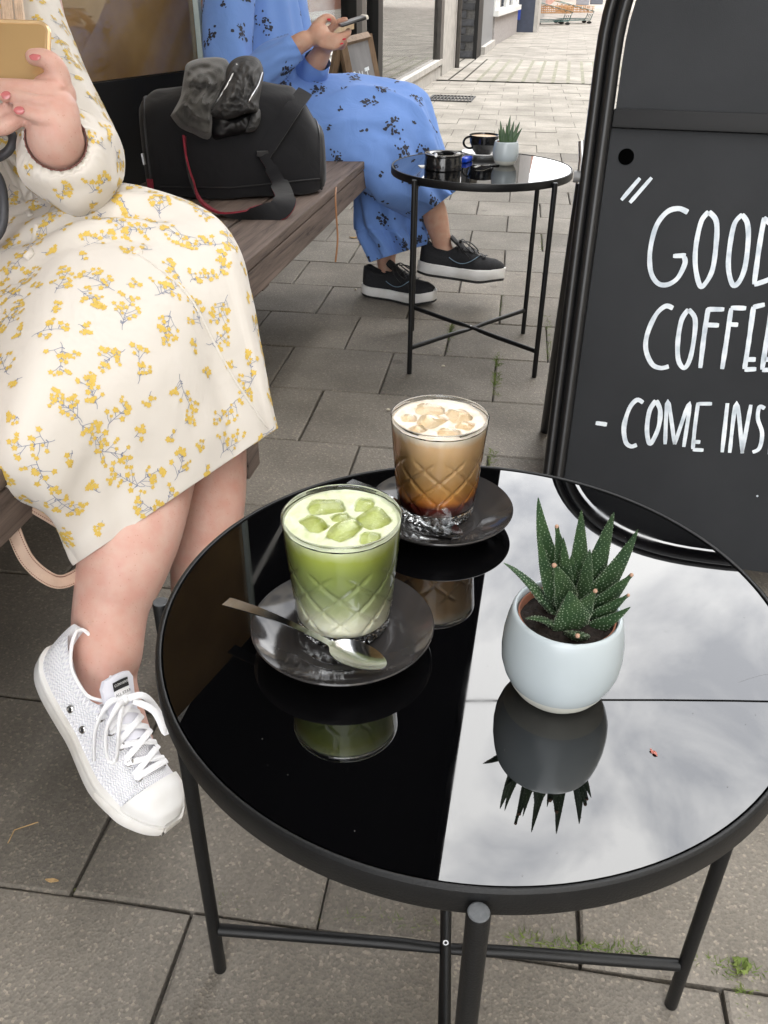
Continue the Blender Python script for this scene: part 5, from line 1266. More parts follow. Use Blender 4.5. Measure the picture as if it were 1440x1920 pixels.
def skirt_disp(s, th, p):
    f = 0
    st = math.sin(th); ct = math.cos(th)
    if st > 0:
        # soft folds fanning from the lap to the hem, a gathered crease under the waist and the wrap-over edge
        f += .0055*math.sin(6.5*ct+2.6*s+1.1)*ss(.30, .6, s)+.006*noise.noise(V((ct*2.6, s*1.6, 4)))
        L1 = ct-(.30+1.75*(s-.26)); w1 = ss(.12, .22, s)*(1-ss(.42, .50, s)); f += w1*(.010*gs(L1-.07, .075)-.010*gs(L1+.05, .05))
        L2 = ct-(.02+1.5*(s-.22)); w2 = ss(.08, .18, s)*(1-ss(.40, .52, s)); f += w2*(.007*gs(L2-.06, .07)-.007*gs(L2+.04, .05))
        L3 = ct-(.62+1.2*(s-.24)); w3 = ss(.10, .2, s)*(1-ss(.34, .42, s)); f += w3*(.006*gs(L3-.04, .05)-.006*gs(L3+.04, .04))
        f += .004*math.sin(13*ct+6*s)*ss(-.45, -.85, ct)*ss(.45, .9, s)
        c0 = .62+.10*(s-.55); f += .0055*ss(c0-.02, c0+.012, ct)*(1-ss(c0+.02, c0+.22, ct))*ss(.52, .62, s)
        f += -.006*gs(ct-.18-.35*(s-.5), .10)*ss(.5, .8, s)+.004*gs(ct+.12-.2*(s-.5), .12)*ss(.5, .8, s)
    f += .0016*noise.noise(p*22)
    return f
sk = loft(rows, 240, 2.6, skirt_disp, hem=.003, sub=12, caps=(True, False)).build('skirt', M_cloth1, per, smooth=True, angle=70)
yellow_print(sk, .0315, 5, .74)
tr_sk = bvh(sk)
def onsk(u, v, off=.0015):
    h = tr_sk.ray_cast(EYE, ray(u, v).normalized()); return (h[0]+h[1]*(off if h[1].dot(ray(u, v)) < 0 else -off)) if h[0] else None
pts = [onsk(u, v, .0006) for u, v in [(258, 476), (300, 505), (345, 545), (374, 588), (400, 640), (430, 695), (462, 745), (492, 790), (503, 803)]]; pts = [p for p in pts if p]
m = MB(); m.tube(spline(pts, 5), .0016, 8); m.build('placket_edge', M_cloth1, per, smooth=True)
c = onsk(258, 474, .0012); nb = (EYE-c).normalized(); m = MB()
m.lathe([(.0001, .001), (.0030, .0008), (.0036, .0016), (.0050, .0018), (.0054, .0006), (.005, 0)], (0, 0, 0), 20); R3 = nb.to_track_quat('Z', 'Y').to_matrix(); m.v = [R3 @ v+c for v in m.v]; m.build('button', mat('pearl_button', (.70, .62, .55), .25), per, smooth=True)
# hem stitching fold
pts = [onsk(u, v) for u, v in [(150, 1040), (200, 1008), (260, 968), (320, 924), (380, 882), (430, 848)]]
# bodice
rows = [row((-215, 470), 1.22, (78, 470), 1.20, .125), row((-205, 400), 1.23, (84, 392), 1.21, .115), row((-190, 330), 1.24, (72, 320), 1.22, .11), row((-195, 200), 1.25, (70, 190), 1.23, .12), row((-200, 60), 1.26, (70, 60), 1.24, .12), row((-190, -60), 1.27, (70, -60), 1.25, .105), row((-110, -130), 1.27, (10, -130), 1.26, .07)]
bo = loft(rows, 120, 2.2, lambda s, th, p: .004*noise.noise(p*16)+.003*math.sin(14*th+4*s), sub=8, caps=(True, True)).build('bodice', M_cloth1, per, smooth=True, angle=70)
yellow_print(bo, .034, 9, .7)
# sleeve: full, gathered into a cuff
sp = [(P(0, -120, 1.225), .062), (P(30, 20, 1.185), .060), (P(70, 125, 1.145), .058), (P(112, 225, 1.10), .060), (P(138, 295, 1.055), .0600), (P(132, 302, 1.02), .0600), (P(118, 284, .990), .052), (P(108, 268, .972), .040), (P(105, 262, .962), .0335)]
c_ = spline([p for p, r in sp], 8); r_ = lerps([r for p, r in sp], 8)
def sl_fn(s, th): 
    g = ss(.72, .97, s); return 1+.045*g*math.sin(26*th+2*math.sin(3*th))+.03*(1-g)*(1-2*abs(math.sin(3*th+5*s)))+.05*math.sin(3*th-14*s)*ss(.15, .5, s)*(1-g)
m = MB(); m.tube(c_, r_, 132, fn=sl_fn, caps=False); slv = m.build('sleeve', M_cloth1, per, smooth=True, angle=80)
yellow_print(slv, .033, 13, .7)
m = MB(); d = (c_[-1]-c_[-3]).normalized(); u = d.orthogonal().normalized(); v = d.cross(u); m.tube([c_[-1]+(u*math.cos(2*PI*i/40)+v*math.sin(2*PI*i/40))*.0332 for i in range(41)], .0008, 6); m.build('cuff_stitching', mat('brown_thread', (.16, .06, .05), .8), per, smooth=True)
m = MB(); m.tube(spline([P(-190, -110, 1.23), P(-260, 60, 1.2), P(-280, 300, 1.12), P(-240, 380, 1.07), P(-180, 335, 1.02)], 6), lerps([.06, .065, .07, .06, .04], 6), 40, caps=False, fn=lambda s, th: 1+.04*math.sin(7*th+8*s)); s2_ = m.build('sleeve', M_cloth1, per, smooth=True, angle=80); yellow_print(s2_, .05, 19, .9)
# waist ties
tr_bo = bvh(bo)
def ontop(u, v, off):
    best = None
    for t_ in (tr_bo, tr_sk):
        h = t_.ray_cast(EYE, ray(u, v).normalized())
        if h[0] and (best is None or h[3] < best[1]): best = (h[0], h[3])
    return best[0]-ray(u, v).normalized()*off if best else P(u, v, 1.1)
for pts, w in (([(8, 300), (25, 335), (42, 375), (58, 405)], .0075), ([(22, 292), (40, 325), (62, 350), (72, 384)], .010), ([(70, 420), (66, 445), (60, 470), (48, 485)], .008)):
    m = MB(); q = spline([ontop(u, v, .004) for u, v in pts], 5); m.ribbon(q, w, (EYE-q[0]).normalized()); o = m.build('waist_tie', M_cloth1, per, smooth=True); sm = o.modifiers.new('s', 'SOLIDIFY'); sm.thickness = .0012
# white sneakers
Xd = RGT*.150-UPV*.198-FWD*.050; Zd = RGT*.70+UPV*.60-FWD*.62
hl = P(86, 1232, .990)
sneaker(per, frame(hl, Xd, Zd), .240, 'white', side=-1)
sneaker(per, frame(V((P(340, 1225, 1.26).x, P(340, 1225, 1.26).y, .002)), V((.86, -.5, 0)), (0, 0, 1)), .255, 'white', side=1)
# gold phone
pc = P(-42, 98, .952); px = (P(60, 100, .955)-P(-40, 97, .950)).normalized(); pz = -FWD+UPV*.12; Mp = frame(pc, px, pz); M_gold = mat('gold_phone_back', (.55, .36, .17), .16, metal=.35, spec=.8); M_goldrim = mat('gold_bumper', (.72, .50, .27), .25, metal=.4, spec=.8); M_clear = glass_thin('clear_case', (.98, .96, .92), .05, .06, .6)
ph = thing('phone', pc, 'gold phone in a clear case held sideways by the person in the cream dress', 'phone')
m = MB(); m.box((0, 0, 0), (.150, .070, .0072), .0033); m.v = [Mp @ v for v in m.v]; m.build('body', M_gold, ph, smooth=True)
def rrect(w, h, r, n_=6):
    o = []
    for cx, cy2, a0 in ((w/2-r, h/2-r, 0), (-w/2+r, h/2-r, PI/2), (-w/2+r, -h/2+r, PI), (w/2-r, -h/2+r, 1.5*PI)): o += [(cx+r*math.cos(a0+PI/2*i/n_), cy2+r*math.sin(a0+PI/2*i/n_)) for i in range(n_+1)]
    return o
m = MB(); lo = rrect(.153, .073, .012); m.tube([Mp @ V((x, y, .001)) for x, y in lo+[lo[0]]], .0032, 8); m.build('case_bumper', M_goldrim, ph, smooth=True)
m = MB(); m.box((-.055, .020, .0045), (.022, .010, .0022), .001); m.v = [Mp @ v for v in m.v]; m.build('camera_window', M_blackish, ph, smooth=True)
m = MB(); m.box((0, 0, -.0040), (.138, .063, .0012)); m.v = [Mp @ v for v in m.v]; m.build('screen', mat('phone_screen', (.01, .01, .012), .1), ph)
# ------------------------------------------------------------------ person in the blue dress
B = MB()
HC = P(505, -250, 2.42); HF = V((.85, -.25, -.45)); HU = V((0, 0, 1))
limb(B, [(P(490, 250, 2.45), .09), (P(490, 120, 2.45), .075), (P(478, 20, 2.45), .085), (P(470, -60, 2.44), .075)], 20)
limb(B, [(P(475, -80, 2.44), .055), (P(490, -170, 2.43), .046)], 14)
head(B, HC, .105, HF, HU)
limb(B, [(P(440, -45, 2.31), .038), (P(428, 60, 2.29), .038), (P(438, 155, 2.275), .034), (P(500, 125, 2.27), .033), (P(552, 88, 2.26), .026), (P(572, 76, 2.255), .024)], 16)
limb(B, [(P(540, -45, 2.52), .045), (P(545, 60, 2.50), .042), (P(560, 150, 2.45), .036), (P(590, 120, 2.37), .030), (P(606, 92, 2.34), .024)], 16)
B.sphere(P(598, 66, 2.255), .030, 14, 10, (1.1, 1, .95))
def fg(pts, r0, r1):
    n_ = len(pts); limb(B, [(p, r0+(r1-r0)*i/(n_-1)) for i, p in enumerate(pts)], 10, 4)
fg([P(606, 66, 2.245), P(630, 70, 2.236), P(650, 64, 2.24), P(654, 58, 2.25)], .0115, .0085)
fg([P(606, 76, 2.248), P(630, 80, 2.238), P(646, 72, 2.242)], .0110, .0085)
fg([P(604, 84, 2.250), P(626, 88, 2.242), P(641, 80, 2.245)], .0105, .008)
fg([P(590, 52, 2.252), P(606, 36, 2.248), P(620, 34, 2.252), P(626, 41, 2.258)], .0125, .0085)
B.sphere(P(612, 78, 2.32), .028, 12, 10)
fg([P(612, 62, 2.31), P(632, 44, 2.29), P(648, 38, 2.28)], .011, .0085)
fg([P(620, 80, 2.31), P(640, 86, 2.29), P(647, 78, 2.28)], .011, .0085)
limb(B, [(P(520, 240, 2.47), .06), (P(650, 245, 2.49), .045), (P(755, 255, 2.52), .034), (P(785, 330, 2.56), .036), (P(812, 395, 2.60), .040), (P(826, 445, 2.64), .031), (P(832, 470, 2.66), .030), (P(852, 498, 2.66), .028), (P(895, 515, 2.64), .022)], 18)
limb(B, [(P(520, 240, 2.50), .06), (P(640, 250, 2.52), .045), (P(735, 275, 2.57), .034), (P(733, 370, 2.66), .036), (P(728, 450, 2.76), .033), (P(724, 492, 2.78), .030), (P(735, 520, 2.80), .028), (P(775, 540, 2.80), .022)], 18)
per2 = B.build('person', M_skin2, off=P(600, 320, 2.5)); remesh(per2, .0042, 3, .5)
tag(per2, 'seated person in a blue dress with black print and black shoes, holding a phone', 'person')
eyes(per2, HC, .105, HF, HU, 'eye'); hair_cap(per2, HC, .105, HF, HU, mat('brown_hair', (.09, .05, .03), .5, var=.3, vscale=60), .22, 8)
for (u, v, t) in ((617, 36, 2.2405), (653, 58, 2.241), (645, 73, 2.2325), (640, 81, 2.2355)): nail(P(u, v, t), -FWD+UPV*.5, RGT, .0045, .0055, M_nailred, per2)
M_ring = mat('silver_ring', (.8, .8, .8), .2, metal=1)
def blue_disp(amp, n_, k):
    return lambda s, th, p: amp*math.sin(n_*th+k*s+2*noise.noise(p*6))+.006*noise.noise(p*9)+.003*noise.noise(p*30)
rows = [row((455, 330), 2.44, (500, 120), 2.50, .13), row((545, 335), 2.42, (585, 158), 2.52, .125), row((630, 330), 2.40, (655, 168), 2.54, .115), row((672, 340), 2.41, (735, 169), 2.54, .105), row((692, 355), 2.43, (790, 184), 2.53, .095), row((712, 372), 2.46, (817, 242), 2.54, .085), row((742, 388), 2.50, (832, 300), 2.57, .08), row((770, 400), 2.53, (842, 340), 2.60, .078), row((788, 408), 2.56, (849, 362), 2.62, .075)]
def ovd(s, th, p):
    st, ct = math.sin(th), math.cos(th); f = .005*noise.noise(p*9)+.0022*noise.noise(p*34)
    if st > 0: f += .010*math.sin(9*ct+7*s)*ss(.3, .7, s)+.007*(1-2*abs(math.sin(5*ct-3*s+1.5*noise.noise(p*5))))*ss(.1, .3, s)-.016*gs(ct+.25-.9*(s-.45), .14)*ss(.25, .45, s)+.009*gs(ct-.05-.9*(s-.45), .16)*ss(.25, .45, s)-.008*gs(ct-.45+.4*(s-.6), .1)*ss(.45, .6, s)
    return f
o1 = loft(rows, 150, 2.3, ovd, hem=.003, sub=9).build('overskirt', M_blued, per2, smooth=True, angle=70); black_print(o1, .07, 3)
rows = [row((668, 300), 2.56, (792, 290), 2.60, .075), row((668, 350), 2.58, (800, 345), 2.63, .085), row((669, 395), 2.61, (800, 390), 2.66, .088), row((671, 420), 2.63, (796, 415), 2.68, .088), row((675, 436), 2.64, (794, 430), 2.69, .09), row((690, 462), 2.66, (793, 446), 2.71, .092), row((704, 488), 2.69, (788, 462), 2.73, .094)]
def und(s, th, p): return (.010+.010*ss(.5, 1, s))*math.sin(8*th+1.5*s+1.5*noise.noise(p*7))*ss(0, .4, s)+.0035*math.sin(23*th+2*noise.noise(p*20))*ss(.62, .7, s)-.004*gs(s-.64, .03)+.003*noise.noise(p*18)
o2 = loft(rows, 190, 2.3, und, hem=.003, sub=10).build('underskirt', M_blued, per2, smooth=True, angle=70); black_print(o2, .07, 4)
rows = [row((430, 265), 2.44, (568, 260), 2.46, .13), row((415, 195), 2.44, (584, 190), 2.46, .115), row((405, 150), 2.44, (586, 148), 2.46, .11), row((400, 90), 2.44, (578, 90), 2.46, .12), row((395, 10), 2.44, (561, 10), 2.46, .12), row((400, -60), 2.44, (548, -60), 2.46, .105), row((445, -105), 2.44, (510, -105), 2.45, .06)]
o3 = loft(rows, 120, 2.2, lambda s, th, p: .004*math.sin(13*th+5*s)+.006*noise.noise(p*14), sub=8, caps=(True, True)).build('bodice', M_blued, per2, smooth=True, angle=70); black_print(o3, .08, 5)
sp = [(P(450, -85, 2.31), .052), (P(432, -20, 2.295), .066), (P(427, 70, 2.285), .064), (P(430, 135, 2.275), .064), (P(446, 168, 2.265), .060), (P(484, 142, 2.26), .050), (P(518, 112, 2.256), .046), (P(540, 97, 2.254), .040), (P(553, 88, 2.253), .036)]
c_ = spline([p for p, r in sp], 8); r_ = lerps([r for p, r in sp], 8)
m = MB(); m.tube(c_, r_, 84, caps=False, fn=lambda s, th: 1+.05*math.sin(4*th+16*s)+.03*math.sin(9*th-22*s)*ss(.5, .7, s)); sv = m.build('sleeve', M_blued, per2, smooth=True, angle=80); black_print(sv, .07, 6)
sp = [(P(530, -70, 2.52), .05), (P(548, 40, 2.50), .055), (P(566, 140, 2.45), .052), (P(588, 128, 2.39), .044), (P(596, 112, 2.36), .036)]
m = MB(); m.tube(spline([p for p, r in sp], 6), lerps([r for p, r in sp], 6), 48, caps=False, fn=lambda s, th: 1+.05*math.sin(4*th+16*s)); m.build('sleeve', M_blued, per2, smooth=True, angle=80)
# shoes: one on the ground, one hanging
a = G(684, 548); b = G(818, 566); sneaker(per2, frame(V((a.x, a.y-.02, .001)), V((b.x-a.x, b.y-a.y-.02, 0)), (0, 0, 1)), (b-a).length*1.02, 'black', side=1)
a = P(783, 512, 2.70); b = P(942, 534, 2.66); sneaker(per2, frame(a, b-a, (0, .15, 1)), (b-a).length*1.0, 'black', side=-1)
pc = P(659, 40, 2.262); ph2 = thing('phone', pc, 'phone held out by the person in the blue dress', 'phone'); Mp = frame(pc, P(682, 33, 2.26)-P(636, 48, 2.262), V((-.5, -.15, 1)))
m = MB(); m.box((0, 0, 0), (.088, .135, .008), .003); 
m.v = [Mp @ V((v.x*.78, v.y*.9, v.z)) for v in m.v]; m.build('body', mat('dark_phone', (.02, .019, .018), .3), ph2, smooth=True)
m = MB(); m.box((.0365, 0, .0004), (.008, .118, .010), .003); m.v = [Mp @ v for v in m.v]; m.build('case_edge', mat('cream_case', (.75, .7, .6), .4), ph2, smooth=True)

# ------------------------------------------------------------------ black holdall on the bench
M_bag = cloth_mat('black_bag_fabric', (.008, .0083, .0105), .85, weave=700, bump=.25, sheen=.15, wr=.25, wrs=12); M_piping = mat('black_piping', (.014, .014, .016), .5); M_redweb = mat('red_webbing', (.20, .012, .028), .85, bump=.5, bscale=900, var=.15, vscale=80)
A = V((-.905, 1.895, .4525)); Bq = V((-.517, 2.035, .4525)); ex = (Bq-A).normalized(); ey_ = V((-ex.y, ex.x, 0)); Lb = (Bq-A).length
bag = thing('holdall_bag', A+ex*Lb/2, 'black fabric holdall with a red lined strap sitting on the bench between the people', 'bag')
def bagsec(t):
    """closed cross section: depth along ey_, height along z"""
    o = []; bulge = .055*math.sin(PI*t)**.8; top = (1-.34*ss(.80, 1.0, t)**1.5)*(1-.06*ss(.12, 0, t)); tb = .022*math.sin(PI*t)
    for (y, z) in [(0, .012), (-.004, .05), (.000, .10), (.012, .15), (.030, .186), (.062, .203), (.10, .206), (.15, .200), (.185, .18), (.205, .14), (.212, .08), (.210, .02), (.20, .003), (.10, .0), (.012, .002)]:
        o.append((y-bulge*max(0, 1-y/.12)*(1-.5*z/.2), (z+tb*(z/.2))*top))
    return o
rs = []
for i in range(61):
    t = i/60; sec = bagsec(t); c = A+ex*Lb*t; lp = [c+ey_*y+V((0, 0, z)) for y, z in sec]; lp = spline(lp+[lp[0]], 6)[:-1]
    k = min(t, 1-t)*Lb; sh_ = 1 if k > .035 else .80+.20*math.sin(math.acos(1-k/.035)) if k > 0 else .80
    ctr = c+ey_*.09+V((0, 0, .1)); q = []
    for p in lp:
        d = p-ctr; n3 = .009*noise.noise(p*7)+.004*noise.noise(p*19); z = (ctr+d*sh_); z = z+d.normalized()*n3; z.z = max(z.z, .4525); q.append(z)
    rs.append(q)
m = MB(); m.rings(rs); bagb = m.build('bag_body', M_bag, bag, smooth=True, angle=60); tr_bag = bvh(bagb)
def onbag(u, v, off, dflt):
    h = tr_bag.ray_cast(EYE, ray(u, v).normalized())
    return (h[3]/ray(u, v).length-off) if h[0] else dflt
for t in (.035, .965):
    q = rs[int(round(t*60))]; ctr = sum(q, V((0, 0, 0)))/len(q); m = MB(); m.tube([ctr+(p-ctr)*1.008 for p in q+[q[0]]], .0032, 6); m.build('piping', M_piping, bag, smooth=True)
m = MB(); q = [P(u, 352-.10*abs(u-430)*(1 if u > 430 else .2), onbag(u, 352-.10*abs(u-430)*(1 if u > 430 else .2), .002, 1.9)) for u in range(300, 612, 12)]; m.tube(q, .0016, 6); m.build('seam', M_piping, bag, smooth=True)
m = MB(); q = A+ex*.002+V((0, 0, .06)); m.tube([q-ey_*.004+V((0, 0, .035)), q-ey_*.006+V((.002, 0, .012))], .004, 6); m.build('zip_pull', M_steel, bag, smooth=True)
m = MB(); m.box(A+V((.014, -.006, .022)), (.014, .004, .04), .001); m.build('red_tag', M_redweb, bag)
# strap
def strap(path, name, root, wv, w, m1, m2, th=.0022):
    """path of points, wv width directions; outer face m1, inner face m2"""
    c = spline(path, 8); wd = spline(wv, 8); rs = []; n_ = len(c); m = MB(); f1 = []; f2 = []
    for i in range(n_):
        t = (c[min(i+1, n_-1)]-c[max(i-1, 0)]).normalized(); d = (wd[i]-t*wd[i].dot(t)).normalized(); nn = t.cross(d)
        ww = w[i*(len(w)-1)//(n_-1)] if hasattr(w, '__len__') else w
        f1.append([c[i]-d*ww/2+nn*th, c[i]-d*ww/4+nn*th*1.3, c[i]+d*ww/4+nn*th*1.3, c[i]+d*ww/2+nn*th]); f2.append([c[i]-d*ww/2-nn*th, c[i]-d*ww/4-nn*th, c[i]+d*ww/4-nn*th, c[i]+d*ww/2-nn*th])
    for k, (fa, mi) in enumerate(((f1, 0), (f2, 1))): m.m = mi; m.rings(fa, False)
    m.m = 1
    for j in (0, 3): m.rings([[f1[i][j], f2[i][j]] for i in range(n_)], False)
    me = bpy.data.meshes.new(name); off = wloc(root); me.from_pydata([v-off for v in m.v], [], m.f); me.materials.append(m1); me.materials.append(m2); me.polygons.foreach_set('material_index', m.mi); me.polygons.foreach_set('use_smooth', [True]*len(me.polygons))
    o = bpy.data.objects.new(name, me); COL.objects.link(o); o.parent = root; return o
pth = [P(572, 172, onbag(560, 195, .0, 1.97)+.03)]+[P(u, v, onbag(u, v, .006, 1.95)) for u, v in ((548, 205), (522, 245), (500, 280), (492, 296))]
strap(pth, 'strap_upper', bag, [RGT*.85-UPV*.15+FWD*.3, RGT*.85-UPV*.5, RGT*.85-UPV*.5, RGT*.85-UPV*.5, RGT*.85-UPV*.3], [.034, .036, .036, .032, .024], M_bag, M_bag)
bt = lambda u, v, off: P(u, v, onbag(u, v, off, 1.86))
pth = [bt(493, 290, .008), bt(508, 315, .020), bt(524, 345, .045), P(534, 374, 1.800), P(518, 396, 1.780), P(466, 408, 1.775), P(418, 402, 1.785), P(384, 382, 1.815), bt(362, 345, .02), bt(350, 300, .008), bt(346, 255, .005)]
wv = [RGT+UPV*.4, RGT+UPV*.4, RGT*.9+UPV*.3, RGT*.95-UPV*.1, RGT*.75-UPV*.65, FWD*.8-UPV*.5, FWD+UPV*.25, UPV*.35+FWD, FWD-RGT*.3, FWD-RGT*.2, FWD]
wd_ = [.020, .028, .040, .048, .044, .036, .032, .030, .028, .026, .026]
strap(pth, 'strap_loop', bag, wv, wd_, M_bag, M_redweb)
m = MB(); m.box(bt(492, 288, .008), (.026, .008, .012), .002, rz=.5); m.build('strap_buckle', M_piping, bag)
m = MB(); q = spline([P(630, 352, 2.045), P(629, 372, 2.00), P(631, 410, 2.0), P(633, 450, 2.005), P(629, 491, 2.01)], 6); m.tube(q, .0022, 7); m.build('brown_cord', mat('tan_leather_cord', (.26, .12, .05), .6), bag, smooth=True)
# ------------------------------------------------------------------ jacket heaped on the holdall
def pillow(name, outline, t, thick, m_, root, fold, sub=5, rings_=26, back=.6, tf=None):
    """crumpled padded shape from an outline: front and back both bulge"""
    o = spline([V((u, v, 0)) for u, v in outline]+[V((*outline[0], 0))], sub)[:-1]; cu = sum(p.x for p in o)/len(o); cv = sum(p.y for p in o)/len(o); m = MB()
    for sg in (1, -back):
        rs = []
        for k in range(rings_+1):
            f = k/rings_; h = math.sqrt(max(0, 1-(1-f)**2)); ring = []
            for p in o:
                u = p.x+(cu-p.x)*f*.999; v = p.y+(cv-p.y)*f*.999; tt = (tf(u, v) if tf else t)
                d = thick*h*sg+(fold(u, v)*min(1, f*5) if sg > 0 else 0); ring.append(P(u, v, tt-d))
            rs.append(ring)
        m.rings(rs, True, (False, True))
    bm_o = m.build(name, m_, root, smooth=True, angle=75); bm = bmesh.new(); bm.from_mesh(bm_o.data); bmesh.ops.remove_doubles(bm, verts=bm.verts[:], dist=.0004); bmesh.ops.recalc_face_normals(bm, faces=bm.faces[:]); bm.to_mesh(bm_o.data); bm.free(); return bm_o
M_suede = mat('grey_suede', (.030, .029, .027), .85, base2=(.070, .067, .062), vscale=18, bump=.3, bscale=260, sheen=.3)
def leather(name, a, b):
    m = mat(name, a, .70, spec=.32, base2=b, vscale=30, detail=8, bump=.9, bscale=70); return m
M_leather = leather('black_leather', (.030, .030, .031), (.085, .084, .085)); M_lining = mat('black_lining', (.006, .006, .007), .5)
jk = thing('leather_jacket', P(405, 250, 1.93), 'crumpled black leather and grey suede jacket heaped on top of the holdall', 'jacket')
def rn(u, v, s, k=0): return noise.noise(V((u/s, v/s, k)))
def ridge(u, v, s, k=0): return 1-2*abs(rn(u, v, s, k))
tj = lambda u, v: onbag(u, max(v, 196), -.012, 1.93)+.0016*max(0, 196-v)*.35
pillow('suede_panel', [(318, 218), (338, 180), (345, 140), (352, 118), (385, 108), (425, 112), (432, 150), (415, 180), (402, 210), (394, 262), (360, 252), (335, 240)], 1.95, .045, M_suede, jk, lambda u, v: .018*ridge(u, v+.5*u, 30, 1)+.010*ridge(u, v, 17, 12)+.012*gs((v-168)-.12*(u-380), 7)*-1+.014*gs((v-150)-.1*(u-380), 14)+.005*rn(u, v, 14, 3), tf=tj)
def lf_(u, v):
    a = (u-440)*.86+(v-170)*.5      # across the zips
    return .016*ridge(u+.4*v, v*.5, 22, 5)+.010*ridge(u-.3*v, v, 13, 6)+.010*gs(a-36, 5)-.012*gs(a-26, 6)+.006*gs(a+28, 5)
pillow('leather_panel', [(392, 214), (408, 180), (425, 128), (440, 110), (462, 104), (484, 110), (494, 132), (492, 160), (486, 190), (484, 212), (462, 214), (440, 222), (412, 226)], 1.93, .050, M_leather, jk, lf_, tf=lambda u, v: tj(u, v)-.022)
pillow('sleeve_end', [(388, 216), (412, 226), (440, 222), (466, 212), (484, 206), (489, 220), (480, 244), (455, 252), (425, 258), (398, 260)], 1.95, .035, M_lining, jk, lambda u, v: .006*ridge(u, v, 20, 7), tf=lambda u, v: tj(u, v)-.004)
pillow('leather_cuff', [(472, 214), (486, 204), (489, 222), (479, 244), (460, 248), (466, 230)], 1.95, .02, M_leather, jk, lambda u, v: .004*ridge(u, v, 12, 9), tf=lambda u, v: tj(u, v)-.030)
for k, pts in enumerate(([(492, 136), (484, 160), (470, 184), (458, 212)], [(444, 120), (432, 148), (416, 176), (398, 204)])):
    trj = bvh([o for o in jk.children if o.name.startswith('leather_panel')][0]); q = []
    for u, v in pts:
        h = trj.ray_cast(EYE, ray(u, v).normalized())
        q.append(h[0]-ray(u, v).normalized()*.001 if h[0] else P(u, v, tj(u, v)-.075))
    m = MB(); m.tube(spline(q, 6), .0016, 6); m.build('zip', M_steel, jk, smooth=True)
# ------------------------------------------------------------------ pink handbag strap by the cream dress
M_pink = mat('blush_leather', (.50, .36, .28), .5, var=.08, vscale=60, bump=.35, bscale=260); M_stitch = mat('brown_stitch', (.22, .11, .08), .8)
hb = thing('handbag', P(-150, 940, 1.0), 'blush pink leather handbag with stitched strap hanging off the bench beside the cream dress', 'handbag')
q = P(-150, 900, .93)
m = MB(); m.box(V((-.66, .62, .535)), (.20, .11, .165), .03, rz=.2); m.build('bag_body', M_pink, hb, smooth=True)
s1 = [P(-120, 880, .90), P(-40, 892, .905), P(5, 915, .915), P(60, 946, .935), P(112, 978, .955), P(150, 1010, .975)]
strap(s1, 'strap', hb, [UPV*.8-RGT*.35-FWD*.3]*6, .0165, M_pink, M_pink, .0012)
s2 = [P(-110, 880, .885), P(-30, 895, .89), P(4, 930, .90), P(24, 990, .92), P(50, 1048, .935), P(88, 1083, .95), P(120, 1090, .965), P(160, 1070, .985)]
strap(s2, 'strap', hb, [RGT*.8+UPV*.5, RGT*.9+UPV*.35, RGT, RGT+UPV*.25, RGT*.8+UPV*.6, UPV+RGT*.35, UPV+RGT*.0, UPV-RGT*.3], .0155, M_pink, M_pink, .0012)
for pth, wd, side_ in ((s1, [UPV*.8-RGT*.35-FWD*.3]*6, (-1, 1)), (s2, [RGT*.8+UPV*.5, RGT*.9+UPV*.35, RGT, RGT+UPV*.25, RGT*.8+UPV*.6, UPV+RGT*.35, UPV, UPV-RGT*.3], (-1, 1))):
    c = spline(pth, 14); w_ = spline(wd, 14); m = MB()
    for i in range(0, len(c)-1):
        t = (c[i+1]-c[i]).normalized(); d = (w_[i]-t*w_[i].dot(t)).normalized(); n_ = t.cross(d)
        if n_.dot(EYE-c[i]) < 0: n_ = -n_
        for sg in side_: p = c[i]+d*sg*.0058+n_*.0019; m.tube([p, p+t*(c[i+1]-c[i]).length*.55], .0005, 5)
    o = m.build('stitching', M_stitch, hb); tag(o, kind='stuff')
# dark tube handle in the lap
hd = MB(); hd.tube(spline([P(-40, 310, 1.03), P(-6, 296, 1.02), P(14, 284, 1.015), P(24, 266, 1.012), P(20, 250, 1.012), P(2, 246, 1.018), P(-30, 262, 1.03)], 6), .0055, 10)
hdo = thing('dark_cord_handle', P(-20, 330, 1.03), 'dark grey cord loop lying in the lap of the person in cream', 'cord'); hd.build('upper_loop', mat('dark_grey_cord', (.05, .052, .06), .5), hdo, smooth=True)
hd = MB(); hd.tube(spline([P(-30, 300, 1.035), P(-2, 335, 1.02), P(7, 380, 1.015), P(2, 430, 1.02), P(-30, 470, 1.03)], 6), .0055, 10); hd.build('lower_loop', mat('dark_grey_cord_low', (.05, .052, .06), .5), hdo, smooth=True)
# ------------------------------------------------------------------ small timber A-frame board by the shop window
M_pine = wood_mat('timber_frame', (.10, .065, .04), (.26, .18, .12), 2); M_slate = mat('slate_board', (.09, .09, .095), .7, base2=(.14, .14, .145), vscale=9)
af = thing('timber_sign', PA(650, 190, 0, -1.0), 'small timber framed A-frame chalkboard standing in front of the louvred shop window', 'sign'); af.location.z = 0
def at_(u, v, x): return PA(u, v, 0, x)
tn = at_(640, 76, -1.06); yn = tn.y; zt = tn.z; yf = yn+.62
fx, bx_ = -.92, -1.22
def bar(a, b, w, m_, name):
    m = MB(); a = V(a); b = V(b); t = (b-a).normalized(); m.tube([a, b], w, 4, up=V((0, 1, 0)) if abs(t.y) < .9 else V((0, 0, 1))); return m.build(name, m_, af)
for yy in (yn, yf):
    bar((-1.06, yy, zt), (fx, yy, .0), .024, M_pine, 'front_post'); bar((-1.072, yy, zt-.01), (bx_, yy, .0), .022, M_pine, 'rear_post')
for (xa, za) in ((-1.06, zt-.01), (fx-.012, .06)): bar((xa, yn, za), (xa, yf, za), .022, M_pine, 'front_rail')
